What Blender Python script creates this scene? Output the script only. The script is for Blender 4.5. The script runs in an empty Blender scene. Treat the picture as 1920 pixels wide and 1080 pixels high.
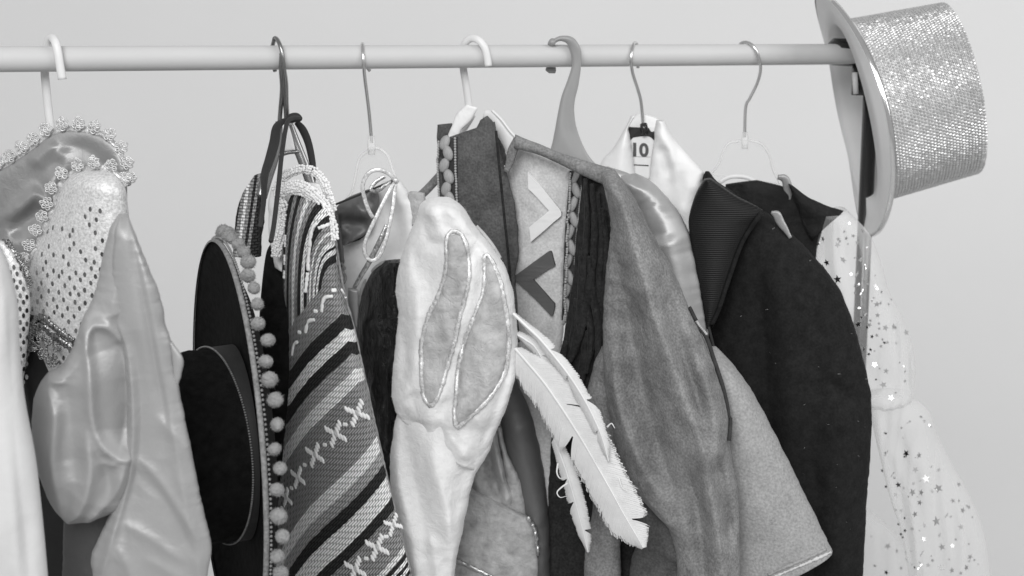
import bpy, bmesh, math, random
import numpy as np
from mathutils import Vector, Matrix
from mathutils.bvhtree import BVHTree
random.seed(7); RNG = np.random.default_rng(7)
S = bpy.context.scene; COL = S.collection
R = math.radians
# ------------------------------------------------------------------ camera
F = 1920 * 50 / 36.0
PITCH = R(10.1)
RAIL_Z = 1.55
CAM = np.array([0, 0, RAIL_Z + 0.0235])
cd = bpy.data.cameras.new('camera'); cam = bpy.data.objects.new('camera', cd); COL.objects.link(cam)
cam.location = CAM; cam.rotation_euler = (R(90) - PITCH, 0, 0)
cd.lens = 50; cd.sensor_width = 36; cd.clip_start = .05; cd.clip_end = 60
cd.dof.use_dof = True; cd.dof.focus_distance = 1.42; cd.dof.aperture_fstop = 7.0
S.camera = cam
# ------------------------------------------------------------------ light: an evenly lit studio room
W = bpy.data.worlds.new('World'); S.world = W; W.use_nodes = True
W.node_tree.nodes['Background'].inputs[0].default_value = (1, 1, 1, 1)
W.node_tree.nodes['Background'].inputs[1].default_value = WORLD_STRENGTH = 0.36
def area(name, loc, target, size, power):
    ld = bpy.data.lights.new(name, 'AREA'); ld.shape = 'RECTANGLE'; ld.size, ld.size_y = size; ld.energy = power
    o = bpy.data.objects.new(name, ld); COL.objects.link(o); o.location = loc
    o.rotation_euler = (Vector(target) - Vector(loc)).to_track_quat('-Z', 'Y').to_euler(); return o
area('softbox_key', (-0.45, -1.1, 2.75), (0.15, 1.5, 1.2), (1.7, 1.3), 64)
area('wall_fill', (2.3, 0.7, 2.4), (1.4, 3.1, 0.7), (2.4, 1.0), 27)  # unseen fill lamp, added to brighten the wall evenly
S.view_settings.view_transform = 'Standard'; S.view_settings.look = 'None'
S.view_settings.exposure = 0.04; S.view_settings.gamma = 1
S.render.engine = 'CYCLES'; S.cycles.use_denoising = True
S.cycles.max_bounces = 8; S.cycles.transparent_max_bounces = 16
# ------------------------------------------------------------------ pixel rays (1920 x 1080 photograph)
def ray(px, py):
    a = (np.asarray(px, float) - 960) / F; b = (540 - np.asarray(py, float)) / F
    cp, sp = math.cos(PITCH), math.sin(PITCH)
    return np.stack([a, cp + b * sp, -sp + b * cp], -1)
class Pl:                                   # vertical plane: distance y0 at column x0, turned so that its right end comes nearer
    def __init__(s, x0, y0, a=75):
        s.p = np.array([(x0 - 960) / F * y0 * 1.0, y0]); a = R(a)
        s.n = np.array([-math.cos(a), -math.sin(a)])
    def at(s, px, py, off=0.0):
        d = ray(px, py); p = s.p + np.array([0, -1.0]) * off if np.isscalar(off) else s.p
        t = (p @ s.n) / (d[..., :2] @ s.n)
        return CAM + d * t[..., None]
RD = np.array([math.cos(R(22)), math.sin(R(22)), 0])      # rail direction
RN = np.array([math.sin(R(22)), -math.cos(R(22)), 0])     # towards the camera
RP = np.array([0, 1.6, RAIL_Z])
def railp(px, py, dn=0.0):                                # pixel on the upright plane through the rail, dn in front of it
    d = ray(px, py); p = RP + RN * dn - CAM
    return CAM + d * ((p @ RN) / (d @ RN))
# ------------------------------------------------------------------ objects
def thing(name, label, cat, loc, group=None):
    o = bpy.data.objects.new(name, None); COL.objects.link(o); o.location = [float(v) for v in loc]
    o.empty_display_size = .05
    o['label'] = label; o['category'] = cat
    if group: o['group'] = group
    return o
def origin(o):                               # world place of a parent (parts sit unturned on their thing)
    v = np.zeros(3)
    while o is not None: v = v + np.array(o.location); o = o.parent
    return v
def link(name, V, Fc, mat, parent=None, smooth=True, uv=None, kind=None, label=None):
    V = np.asarray(V, float)
    if parent is not None: V = V - origin(parent)
    me = bpy.data.meshes.new(name); me.from_pydata(V.tolist(), [], [list(f) for f in Fc] if not isinstance(Fc, np.ndarray) else Fc.tolist())
    if uv is not None:
        idx = np.empty(len(me.loops), np.int32); me.loops.foreach_get('vertex_index', idx)
        for nm, arr in uv.items():
            l = me.uv_layers.new(name=nm); l.data.foreach_set('uv', np.asarray(arr, np.float32)[idx].ravel())
    if smooth: me.polygons.foreach_set('use_smooth', np.ones(len(me.polygons), bool))
    me.materials.append(mat); me.update()
    o = bpy.data.objects.new(name, me); COL.objects.link(o)
    if parent is not None: o.parent = parent
    if kind: o['kind'] = kind
    if label: o['label'] = label
    return o
def struct(o): o['kind'] = 'structure'; return o
# ------------------------------------------------------------------ materials
def new_mat(name):
    m = bpy.data.materials.new(name); m.use_nodes = True
    nt = m.node_tree; return m, nt, nt.nodes['Principled BSDF']
def N(nt, t, **kw):
    n = nt.nodes.new(t)
    for k, v in kw.items():
        if k in n.inputs: n.inputs[k].default_value = v
        else: setattr(n, k, v)
    return n
def g(v): return (v, v, v, 1)
def fabric(name, c, var=.12, vs=30, rough=.85, sheen=.0, metal=0., spec=.3, bump=.25, bs=700, wr=.0, ws=30, fleck=None, crush=None, alpha=None, trans=None, uvbump=None, stretch=(1, 1, 1), aniso=0.):
    m, nt, b = new_mat(name); L = nt.links.new
    tc = N(nt, 'ShaderNodeTexCoord'); mp = N(nt, 'ShaderNodeMapping'); mp.inputs['Scale'].default_value = stretch
    L(tc.outputs['Object'], mp.inputs[0]); co = mp.outputs[0]
    n1 = N(nt, 'ShaderNodeTexNoise', Scale=vs, Detail=4.0, Roughness=.6); L(co, n1.inputs['Vector'])
    rp = N(nt, 'ShaderNodeValToRGB'); L(n1.outputs[0], rp.inputs[0])
    rp.color_ramp.elements[0].position = .3; rp.color_ramp.elements[1].position = .7
    rp.color_ramp.elements[0].color = g(c * (1 - var)); rp.color_ramp.elements[1].color = g(c * (1 + var))
    col = rp.outputs[0]
    if fleck:                                # fine fibres: (scale, amount)
        n3 = N(nt, 'ShaderNodeTexNoise', Scale=fleck[0], Detail=2.0); L(co, n3.inputs['Vector'])
        r3 = N(nt, 'ShaderNodeMapRange'); r3.inputs[1].default_value = .3; r3.inputs[2].default_value = .7
        r3.inputs[3].default_value = 1 - fleck[1]; r3.inputs[4].default_value = 1 + fleck[1]; L(n3.outputs[0], r3.inputs[0])
        mx = N(nt, 'ShaderNodeVectorMath', operation='SCALE'); L(col, mx.inputs[0]); L(r3.outputs[0], mx.inputs['Scale']); col = mx.outputs[0]
    L(col, b.inputs['Base Color'])
    b.inputs['Roughness'].default_value = rough; b.inputs['Metallic'].default_value = metal
    b.inputs['Specular IOR Level'].default_value = spec
    b.inputs['Sheen Weight'].default_value = sheen; b.inputs['Sheen Roughness'].default_value = .4
    n2 = N(nt, 'ShaderNodeTexNoise', Scale=bs, Detail=3.0); L(co, n2.inputs['Vector'])
    bp = N(nt, 'ShaderNodeBump', Strength=bump, Distance=.0008); L(n2.outputs[0], bp.inputs['Height'])
    last = bp
    if wr:
        n4 = N(nt, 'ShaderNodeTexNoise', Scale=ws, Detail=3.0, Distortion=1.2); L(co, n4.inputs['Vector'])
        b2 = N(nt, 'ShaderNodeBump', Strength=wr, Distance=.006); L(n4.outputs[0], b2.inputs['Height']); L(bp.outputs[0], b2.inputs['Normal']); last = b2
    if uvbump:                               # woven relief: (scale_u, scale_v, strength, tone)
        u = N(nt, 'ShaderNodeUVMap'); u.uv_map = 'fab'
        m2 = N(nt, 'ShaderNodeMapping'); L(u.outputs[0], m2.inputs[0]); m2.inputs['Scale'].default_value = (uvbump[0], uvbump[1], 1)
        m2.inputs['Rotation'].default_value = (0, 0, uvbump[4] if len(uvbump) > 4 else 0)
        w = N(nt, 'ShaderNodeTexWave', Scale=1.0, Distortion=.6); w.wave_profile = 'SIN'; w.bands_direction = 'Y'; L(m2.outputs[0], w.inputs['Vector'])
        b3 = N(nt, 'ShaderNodeBump', Strength=uvbump[2], Distance=.001); L(w.outputs[1], b3.inputs['Height']); L(last.outputs[0], b3.inputs['Normal']); last = b3
    if crush:                                # crushed pile: patches that lie differently (scale, strength)
        n5 = N(nt, 'ShaderNodeTexNoise', Scale=crush[0], Detail=5.0, Roughness=.65, Distortion=1.5); L(co, n5.inputs['Vector'])
        r5 = N(nt, 'ShaderNodeMapRange'); r5.inputs[1].default_value = .35; r5.inputs[2].default_value = .68
        r5.inputs[3].default_value = max(.2, rough - crush[1]); r5.inputs[4].default_value = min(1, rough + .1); L(n5.outputs[0], r5.inputs[0])
        L(r5.outputs[0], b.inputs['Roughness'])
        b4 = N(nt, 'ShaderNodeBump', Strength=crush[2], Distance=.004); L(n5.outputs[0], b4.inputs['Height']); L(last.outputs[0], b4.inputs['Normal']); last = b4
    L(last.outputs[0], b.inputs['Normal'])
    if aniso:                                # satin floats: highlights drawn out across the weave
        tg = N(nt, 'ShaderNodeTangent'); tg.direction_type = 'UV_MAP'; tg.uv_map = 'fab'; L(tg.outputs[0], b.inputs['Tangent']); b.inputs['Anisotropic'].default_value = aniso
    if trans is not None:
        out = nt.nodes['Material Output']
        tr = N(nt, 'ShaderNodeBsdfTransparent'); mxs = N(nt, 'ShaderNodeMixShader')
        lw = N(nt, 'ShaderNodeLayerWeight', Blend=.35)
        mr = N(nt, 'ShaderNodeMapRange'); L(lw.outputs['Facing'], mr.inputs[0]); mr.inputs[3].default_value = trans[0]; mr.inputs[4].default_value = trans[1]
        L(mr.outputs[0], mxs.inputs[0]); L(tr.outputs[0], mxs.inputs[1]); L(b.outputs[0], mxs.inputs[2]); L(mxs.outputs[0], out.inputs[0])
    return m
M = {}
M['wall'] = fabric('wall_paint', .82, .01, 3, .9, bump=.04, bs=250)
M['floor'] = fabric('floor_paint', .55, .05, 5, .7)
M['rail'] = fabric('white_enamel', .565, .03, 30, .5, spec=.3, bump=.08, bs=120, stretch=(.3, .3, 1))
M['black_metal'] = fabric('black_enamel', .02, .1, 9, .22, spec=.6, bump=.02)
M['chrome'] = fabric('dark_chrome', .30, .05, 30, .24, metal=.9, bump=.02)
M['wire'] = fabric('bright_wire', .72, .03, 30, .22, metal=.95, bump=.02)
M['white_plastic'] = fabric('white_plastic', .76, .02, 20, .4, spec=.4, bump=.03)
M['grey_plastic'] = fabric('grey_plastic', .30, .04, 15, .35, spec=.5, bump=.04)
M['clear'] = fabric('clear_plastic', .85, .0, 9, .12, spec=.6, bump=.0, trans=(.03, .75))
M['clear_rim'] = fabric('clear_plastic_rim', .9, .0, 9, .15, spec=.7, bump=.0, trans=(.22, .8))
M['white_satin'] = fabric('white_satin', .82, .03, 30, .5, spec=.35, bump=.06, bs=500, wr=.10, ws=60)
M['gown'] = fabric('white_gown_satin', .63, .03, 30, .52, spec=.3, bump=.06, bs=500, wr=.08, ws=60)
M['satin'] = fabric('grey_satin', .41, .03, 30, .52, metal=.28, spec=.35, bump=.14, bs=480, wr=.06, ws=110, aniso=.85)
M['satin_mid'] = fabric('mid_grey_satin', .33, .04, 30, .46, metal=.4, spec=.4, bump=.12, bs=480, wr=.12, ws=80, aniso=.8)
M['satin_light'] = fabric('silver_satin', .44, .03, 30, .48, metal=.4, spec=.4, bump=.1, bs=480, wr=.05, ws=80, aniso=.8)
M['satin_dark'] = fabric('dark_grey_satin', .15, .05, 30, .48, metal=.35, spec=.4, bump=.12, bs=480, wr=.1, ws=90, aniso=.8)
M['black_felt'] = fabric('black_felt', .013, .35, 110, .97, sheen=.0, spec=.06, bump=.8, bs=330)
M['coat'] = fabric('black_coat_cloth', .0175, .25, 90, .95, sheen=.02, spec=.08, bump=.5, bs=400, wr=.15, ws=50, fleck=(420, .2))
M['lapel'] = fabric('ribbed_black_silk', .008, .1, 45, .5, spec=.25, bump=.1, uvbump=(1, 150, .3, 0, -.22))
M['black_lace'] = fabric('black_stretch_lace', .014, .3, 60, .8, spec=.25, bump=.8, bs=300, wr=.4, ws=50)
M['ribbon_grey'] = fabric('charcoal_ribbon', .030, .1, 60, .65, spec=.3, bump=.3, bs=400)
M['pompom'] = fabric('grey_pompom_yarn', .29, .15, 200, .98, sheen=.08, spec=.1, bump=1.2, bs=330)
M['braid'] = fabric('grey_woven_braid', .24, .35, 260, .9, spec=.2, bump=1.4, bs=300)
M['crochet'] = fabric('white_crochet', .84, .06, 80, .92, spec=.15, bump=1.0, bs=420)
M['cotton'] = fabric('white_cotton', .84, .04, 30, .9, spec=.15, bump=.4, bs=600, wr=.3, ws=40)
M['yarn_white'] = fabric('white_yarn', .85, .06, 200, .95, spec=.1, bump=.9, bs=500)
M['velvet_white'] = fabric('white_crushed_velvet', .79, .05, 120, .76, sheen=.15, spec=.22, bump=.3, bs=420, crush=(70, .3, .4), wr=.12, ws=40)
M['velvet_grey'] = fabric('grey_crushed_velvet', .46, .22, 70, .72, sheen=.12, spec=.3, bump=.3, bs=420, crush=(80, .3, .6), wr=.4, ws=40)
M['velvet_pale'] = fabric('pale_grey_velvet', .38, .3, 70, .72, sheen=.1, spec=.3, bump=.35, bs=420, crush=(100, .35, .6), wr=.2, ws=40)
M['plaid'] = fabric('black_crushed_velvet', .013, .6, 60, .45, sheen=.02, spec=.5, bump=.6, bs=300, crush=(70, .2, 2.5), stretch=(1.6, 1.6, .35))
M['glitter'] = fabric('silver_glitter_cord', .66, .35, 300, .42, metal=.4, bump=1.0, bs=300)
M['glitter_dark'] = fabric('tarnished_glitter_cord', .45, .6, 300, .3, metal=.75, bump=1.2, bs=300)
M['suede'] = fabric('grey_suede', .225, .26, 38, .95, sheen=.02, spec=.1, bump=.7, bs=420, fleck=(430, .26), wr=.35, ws=50)
M['suede_dark'] = fabric('dark_suede', .100, .26, 50, .95, sheen=.02, spec=.1, bump=.7, bs=420, fleck=(430, .24), wr=.25, ws=60)
M['fleece'] = fabric('pale_fleece', .58, .07, 80, .97, sheen=.04, spec=.1, bump=.6, bs=350, fleck=(420, .14), wr=.2, ws=40)
M['patch_white'] = fabric('white_felt_patch', .80, .03, 40, .9, spec=.2, bump=.2)
M['patch_dark'] = fabric('charcoal_felt_patch', .10, .08, 40, .8, spec=.3, bump=.2)
M['fringe'] = fabric('black_fringe_cloth', .022, .35, 90, .9, sheen=.06, spec=.2, bump=.5, bs=400, fleck=(420, .4))
M['trim_dark'] = fabric('dark_trim_tape', .045, .2, 120, .9, spec=.2, bump=.8, bs=500)
M['bead'] = fabric('pale_stitch_thread', .40, .2, 200, .7, spec=.4, bump=.6)
M['braid_lobe'] = fabric('grey_silk_braid', .36, .12, 160, .5, spec=.45, bump=.8, bs=300, stretch=(6, 6, .5))
M['felt'] = fabric('grey_glitter_felt', .33, .08, 60, .8, sheen=.03, spec=.4, bump=.9, bs=400, fleck=(380, .2))
M['thread'] = fabric('pale_thread', .6, .2, 200, .8, bump=.5)
M['feather'] = fabric('white_feather', .80, .05, 60, .75, spec=.25, bump=.1)
M['quill'] = fabric('feather_quill', .82, .03, 60, .45, spec=.4, bump=.05)
M['mesh_panel'] = fabric('silver_glitter_mesh', .72, .08, 120, .5, metal=.25, bump=.8, bs=420, fleck=(420, .22))
M['sequin'] = fabric('silver_sequin', .34, .1, 90, .18, metal=1., bump=.0)
M['tinsel'] = fabric('dark_tinsel', .32, .7, 420, .25, metal=.9, bump=1.0, bs=300)
M['skirt'] = fabric('black_satin_skirt', .016, .2, 30, .5, spec=.4, bump=.2, wr=.3, ws=14)
M['tulle'] = fabric('white_tulle', .90, .0, 30, .9, spec=.1, bump=.1, trans=(.09, .48))
M['star'] = fabric('silver_foil_star', .82, .02, 30, .16, metal=1., bump=.0)
M['rhinestone'] = fabric('silver_rhinestone', .60, .15, 200, .34, metal=.75, bump=.0)
M['hat_cloth'] = fabric('silver_hat_cloth', .72, .04, 60, .5, metal=.3, bump=.2)
M['hat_under'] = fabric('pale_hat_lining', .78, .02, 30, .7, spec=.3, bump=.15)
M['foil'] = fabric('silver_foil_edge', .75, .05, 60, .14, metal=.95, bump=.0)
M['ink'] = fabric('black_ink', .02, .1, 60, .5, bump=.0)
M['card'] = fabric('white_card', .80, .01, 60, .55, bump=.05)
# woven stripes of the poncho: a ramp along the stripe coordinate plus yarn relief
def poncho_mat():
    m, nt, b = new_mat('striped_woven_wool'); L = nt.links.new
    u = N(nt, 'ShaderNodeUVMap'); u.uv_map = 'stripe'; sx = N(nt, 'ShaderNodeSeparateXYZ'); L(u.outputs[0], sx.inputs[0])
    D, Wt, G, G2 = .040, .94, .34, .42
    low = [(-560, G), (-350, D), (-270, Wt), (-190, D), (-115, G2), (-15, Wt), (65, G), (453, Wt), (543, G2), (625, D), (700, Wt), (825, D), (895, G), (1120, Wt), (1160, D), (1190, Wt), (1215, D), (1240, Wt), (1262, D), (1290, G)]
    up = [(0, G), (72, D), (86, Wt), (95, D), (100, Wt), (111, G), (122, Wt), (128, G), (140, D), (156, Wt), (172, D), (188, G), (203, Wt), (216, G), (232, D), (243, G), (256, D)]
    ramps = []
    for lst, sc, of in ((low, 2000., 600.), (up, 300., 0.)):
        r = N(nt, 'ShaderNodeValToRGB'); r.color_ramp.interpolation = 'CONSTANT'; e = r.color_ramp.elements
        while len(e) > 1: e.remove(e[-1])
        e[0].position = 0; e[0].color = g(lst[0][1])
        for w, c in lst[1:]:
            q = e.new((w + of) / sc); q.color = g(c)
        ramps.append(r)
    # wobble of the yarn edges
    tc = N(nt, 'ShaderNodeTexCoord'); nz = N(nt, 'ShaderNodeTexNoise', Scale=220., Detail=1.); L(tc.outputs['Object'], nz.inputs['Vector'])
    def mth(op, a, bb=None, c=None):
        n = N(nt, 'ShaderNodeMath', operation=op)
        for i, v in enumerate((a, bb, c)):
            if v is None: continue
            if isinstance(v, (int, float)): n.inputs[i].default_value = v
            else: L(v, n.inputs[i])
        return n.outputs[0]
    wob = mth('MULTIPLY_ADD', nz.outputs[0], 14., -7.)
    s0 = mth('ADD', sx.outputs[0], wob)
    lowf = mth('MULTIPLY_ADD', s0, 1 / 2000., .3)
    upf = mth('MULTIPLY_ADD', mth('MULTIPLY_ADD', sx.outputs[0], -.5, -1000.), 1 / 300., 0)
    L(lowf, ramps[0].inputs[0]); L(upf, ramps[1].inputs[0])
    isup = mth('LESS_THAN', sx.outputs[0], -900.)
    mx = N(nt, 'ShaderNodeMix', data_type='RGBA'); L(isup, mx.inputs[0]); L(ramps[0].outputs[0], mx.inputs[6]); L(ramps[1].outputs[0], mx.inputs[7])
    u2 = N(nt, 'ShaderNodeUVMap'); u2.uv_map = 'weave'
    br = N(nt, 'ShaderNodeTexBrick'); L(u2.outputs[0], br.inputs['Vector']); br.offset = .5
    br.inputs['Scale'].default_value = 1.0; br.inputs['Brick Width'].default_value = 9.; br.inputs['Row Height'].default_value = 5.6
    br.inputs['Mortar Size'].default_value = 1.25; br.inputs['Mortar Smooth'].default_value = 1.0
    br.inputs['Color1'].default_value = g(1.08); br.inputs['Color2'].default_value = g(.92); br.inputs['Mortar'].default_value = g(.42)
    mu = N(nt, 'ShaderNodeMix', data_type='RGBA', blend_type='MULTIPLY'); mu.inputs[0].default_value = 1
    L(mx.outputs[2], mu.inputs[6]); L(br.outputs[0], mu.inputs[7]); L(mu.outputs[2], b.inputs['Base Color'])
    inv = mth('SUBTRACT', 1., br.outputs[1])
    bp = N(nt, 'ShaderNodeBump', Strength=.9, Distance=.0016); L(inv, bp.inputs['Height'])
    n2 = N(nt, 'ShaderNodeTexNoise', Scale=900., Detail=2.); L(tc.outputs['Object'], n2.inputs['Vector'])
    b2 = N(nt, 'ShaderNodeBump', Strength=.4, Distance=.0006); L(n2.outputs[0], b2.inputs['Height']); L(bp.outputs[0], b2.inputs['Normal'])
    L(b2.outputs[0], b.inputs['Normal']); b.inputs['Roughness'].default_value = .95; b.inputs['Specular IOR Level'].default_value = .1
    return m
M['poncho'] = poncho_mat()
# ------------------------------------------------------------------ shape builders
def crom(P, n, closed=False):               # Catmull-Rom resample of rows (k,d) into n samples, even along its length
    P = np.asarray(P, float)
    if len(P) == 2:
        t = np.linspace(0, 1, n)[:, None]; return P[0] * (1 - t) + P[1] * t
    Q = np.vstack([P[-1], P, P[0], P[1]]) if closed else np.vstack([2 * P[0] - P[1], P, 2 * P[-1] - P[-2]])
    k = len(Q) - 3; ts = np.linspace(0, k, k * 24 + 1); i = np.minimum(ts.astype(int), k - 1); f = (ts - i)[:, None]
    a, b, c, d = Q[i], Q[i + 1], Q[i + 2], Q[i + 3]
    C = .5 * (2 * b + (c - a) * f + (2 * a - 5 * b + 4 * c - d) * f ** 2 + (3 * b - a - 3 * c + d) * f ** 3)
    L = np.concatenate([[0], np.cumsum(np.linalg.norm(np.diff(C, axis=0), axis=1) + 1e-9)])
    s = np.linspace(0, L[-1], n + 1)[:-1] if closed else np.linspace(0, L[-1], n)
    return np.stack([np.interp(s, L, C[:, j]) for j in range(C.shape[1])], 1)
def segdist(X, Y, line):                     # distance to a line, and how far along it (0..1)
    line = np.asarray(line, float); best = np.full(X.shape, 1e9); along = np.zeros(X.shape); ln = np.hypot(*np.diff(line, axis=0).T); cs = np.concatenate([[0], np.cumsum(ln)]) / ln.sum()
    for k, ((ax, ay), (bx, by)) in enumerate(zip(line[:-1], line[1:])):
        dx, dy = bx - ax, by - ay; l2 = dx * dx + dy * dy + 1e-9
        t = np.clip(((X - ax) * dx + (Y - ay) * dy) / l2, 0, 1); d = np.hypot(X - ax - t * dx, Y - ay - t * dy)
        m = d < best; best = np.where(m, d, best); along = np.where(m, cs[k] + t * (cs[k + 1] - cs[k]), along)
    return best, along
def vnoise(x, y, seed):                      # smooth lattice noise, about -1..1
    r = np.random.default_rng(seed); G = r.uniform(-1, 1, (64, 64)); i = np.floor(x).astype(int); j = np.floor(y).astype(int); f = x - i; h = y - j
    f = f ** 3 * (f * (6 * f - 15) + 10); h = h ** 3 * (h * (6 * h - 15) + 10); q = lambda a, b: G[a % 64, b % 64]
    return (q(i, j) * (1 - f) + q(i + 1, j) * f) * (1 - h) + (q(i, j + 1) * (1 - f) + q(i + 1, j + 1) * f) * h
def smooth_noise(X, Y, sx, sy, seed):       # draped folds: warped, drawn out along the fall of the cloth
    wx = vnoise(X / (sx * 2.2) + 7, Y / (sy * .6) + 3, seed + 500) * .7
    return vnoise(X / sx * 1.6 + wx, Y / sy + wx * .4, seed) + .5 * vnoise(X / sx * 3.1 + wx * 2 + 11, Y / sy * 1.9, seed + 1)
def crease(X, Y, s, seed, ang=.9):           # thin sharp creases, mostly running one way
    out = np.zeros_like(X, float)
    for k, (sc, am) in enumerate(((1., 1.), (.55, .55), (.3, .3))):
        a = ang + (k - 1) * .7; U = X * math.cos(a) + Y * math.sin(a); W = -X * math.sin(a) + Y * math.cos(a)
        w = vnoise(U / (s * sc * 3) + 5, W / (s * sc * 2), seed + 40 + k); n = vnoise(U / (s * sc * 2.6) + w * .8, W / (s * sc) + w, seed + k)
        m = np.clip(vnoise(U / (s * 4) + 9, W / (s * 4) + 2, seed + 80 + k) + .25, 0, 1); out += am * (1 - np.sqrt(n * n + .012) * 2.2) * m
    return out
CREASE = {'grey_satin': (60, .0006), 'mid_grey_satin': (42, .001), 'silver_satin': (80, .0005), 'dark_grey_satin': (60, .003), 'white_satin': (60, .0011), 'white_crushed_velvet': (50, .0022), 'grey_suede': (60, .0024), 'dark_suede': (60, .0016),
          'black_coat_cloth': (110, .002), 'pale_fleece': (60, .0014), 'black_stretch_lace': (30, .003), 'white_cotton': (30, .003), 'grey_crushed_velvet': (40, .0015), 'pale_grey_velvet': (40, .002), 'grey_glitter_felt': (120, .0015), 'black_fringe_cloth': (40, .002), 'striped_woven_wool': (90, .0022)}
PIECES = {}
class Piece:
    def __init__(s, V, Fc, plane):
        s.plane = plane; s.bvh = BVHTree.FromPolygons([tuple(v) for v in V], [tuple(f) for f in Fc])
    def at(s, px, py, lift=0.0):
        d = ray(px, py); d = d / np.linalg.norm(d)
        h = s.bvh.ray_cast(Vector(CAM), Vector(d))
        if h[0] is None: p = s.plane.at(np.array(px, float), np.array(py, float)); n = -d
        else: p = np.array(h[0]); n = np.array(h[1]); n = n if n @ d < 0 else -n
        return p + n * lift, n
def loft(name, rows, plane, mat, parent, th=.03, ridges=(), noise=None, step=4.0, p=.5, back=.6, uvs=None, label=None, kind=None, ends=(0, 0), hem=None, sharp=.25):
    """a stuffed cloth panel between two traced edges; rows of (xl, yl, xr, yr[, thickness]) from top to bottom"""
    rw = np.array([list(r) + [th] * (5 - len(r)) for r in rows], float)
    L = np.hypot(np.diff((rw[:, 0] + rw[:, 2]) / 2), np.diff((rw[:, 1] + rw[:, 3]) / 2)).sum()
    wid = np.hypot(rw[:, 2] - rw[:, 0], rw[:, 3] - rw[:, 1]).max()
    nv = int(max(6, L / step)); nu = int(max(7, wid / step))
    C = crom(np.column_stack([rw[:, :4], rw[:, 4] * 4000]), nv)
    T = C[:, 4] / 4000
    if mat.name in CREASE:                     # cloth edges are never ruler-straight
        k_ = np.arange(nv) * step
        for c_ in (0, 2): C[1:-1, c_] += (1.1 * vnoise(k_ / 23., k_ * 0 + c_ * 5, 77 + c_) + .6 * vnoise(k_ / 7., k_ * 0 + c_, 78))[1:-1]
    v = np.linspace(0, 1, nv)
    if ends[0]: T = T * np.sqrt(np.clip(1 - (1 - np.clip(v / ends[0], 0, 1)) ** 2, .02, 1))
    if ends[1]: T = T * np.sqrt(np.clip(1 - (1 - np.clip((1 - v) / ends[1], 0, 1)) ** 2, .02, 1))
    lin = np.linspace(0, 1, nu); u = .35 * lin + .65 * (1 - np.cos(lin * math.pi)) / 2
    X = C[:, 0:1] * (1 - u) + C[:, 2:3] * u; Y = C[:, 1:2] * (1 - u) + C[:, 3:4] * u
    prof = np.clip(4 * u * (1 - u), 0, 1) ** p
    B = plane.at(X, Y)
    cen = B.reshape(-1, 3).mean(0); nf = CAM - cen; nf[2] = 0; nf /= np.linalg.norm(nf)
    D = prof[None, :] * T[:, None]
    fade = np.clip(4 * u * (1 - u) * 3, 0, 1)[None, :] ** .6
    for line, w, amp in ridges:
        line = crom(line, 24) if len(line) > 2 else line
        q, al = segdist(X, Y, line); tp = np.clip(np.sin(np.clip(al, 0, 1) * math.pi) * 1.6, 0, 1) ** .8; ww = w * 1.35 * (.75 + .5 * tp)
        D = D + amp * ((1 - sharp) * np.exp(-(q / ww) ** 2) + sharp * np.exp(-np.sqrt(q * q + 4.) / ww * 1.1)) * fade * (.12 + .88 * tp)
    if noise: 
        for (sx, sy, amp, seed) in noise: D = D + amp * smooth_noise(X, Y, sx, sy, seed) * fade
    if mat.name in CREASE:
        cs_, ca = CREASE[mat.name]; D = D + ca * min(1, th / .012) * crease(X, Y, cs_, int(abs(rw[:3].sum())) % 9973, 1.1) * fade
    front = B + nf * D[..., None]
    bj = list(range(nu - 2, 0, -1))
    backp = B[:, bj] - nf * (prof[bj][None, :] * T[:, None] * back + .0015)[..., None]
    ring = np.concatenate([front, backp], 1); m = ring.shape[1]
    V = ring.reshape(-1, 3)
    i = np.arange(nv - 1)[:, None]; j = np.arange(m)[None, :]; j2 = (j + 1) % m
    Fq = np.stack([i * m + j + 0 * i, (i + 1) * m + j, (i + 1) * m + j2, i * m + j2], -1).reshape(-1, 4)
    faces = Fq.tolist() + [list(range(m)), list(range((nv - 1) * m + m - 1, (nv - 1) * m - 1, -1))]
    XX = np.concatenate([X, X[:, bj]], 1).ravel(); YY = np.concatenate([Y, Y[:, bj]], 1).ravel()
    uv = {'fab': np.stack([XX, -YY], 1) * .00055}
    if uvs:
        for k, fn in uvs.items(): uv[k] = fn(XX, YY)
    o = link(name, V, faces, mat, parent, uv=uv, label=label, kind=kind)
    pc = Piece(V, Fq, plane); pc.o = o; return pc
def tube_geo(P, r, n=8, flat=1.0, up=None, closed=False):
    P = np.asarray(P, float); k = len(P); r = np.broadcast_to(np.asarray(r, float), (k,))
    T = np.gradient(P, axis=0) if not closed else (np.roll(P, -1, 0) - np.roll(P, 1, 0))
    T /= np.linalg.norm(T, axis=1)[:, None] + 1e-12
    A = np.empty_like(P); a = np.array(up if up is not None else (0.13, -0.98, .1), float)
    for i in range(k):
        aa = (np.asarray(up[i]) if (up is not None and np.ndim(up) == 2) else a); aa = aa - T[i] * (aa @ T[i])
        A[i] = aa / (np.linalg.norm(aa) + 1e-12)
    Bn = np.cross(T, A); th = np.arange(n) / n * 2 * math.pi
    V = (P[:, None] + (A[:, None] * (np.sin(th) * flat)[None, :, None] + Bn[:, None] * np.cos(th)[None, :, None]) * r[:, None, None]).reshape(-1, 3)
    Fc = []
    for i in range(k if closed else k - 1):
        i2 = (i + 1) % k
        for j in range(n): Fc.append((i * n + j, i * n + (j + 1) % n, i2 * n + (j + 1) % n, i2 * n + j))
    if not closed: Fc += [tuple(range(n - 1, -1, -1)), tuple(range((k - 1) * n, k * n))]
    return V, Fc
def join(parts):
    V, Fc, o = [], [], 0
    for v, f in parts:
        V.append(np.asarray(v, float)); Fc += [tuple(i + o for i in q) for q in f]; o += len(v)
    return np.vstack(V), Fc
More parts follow.
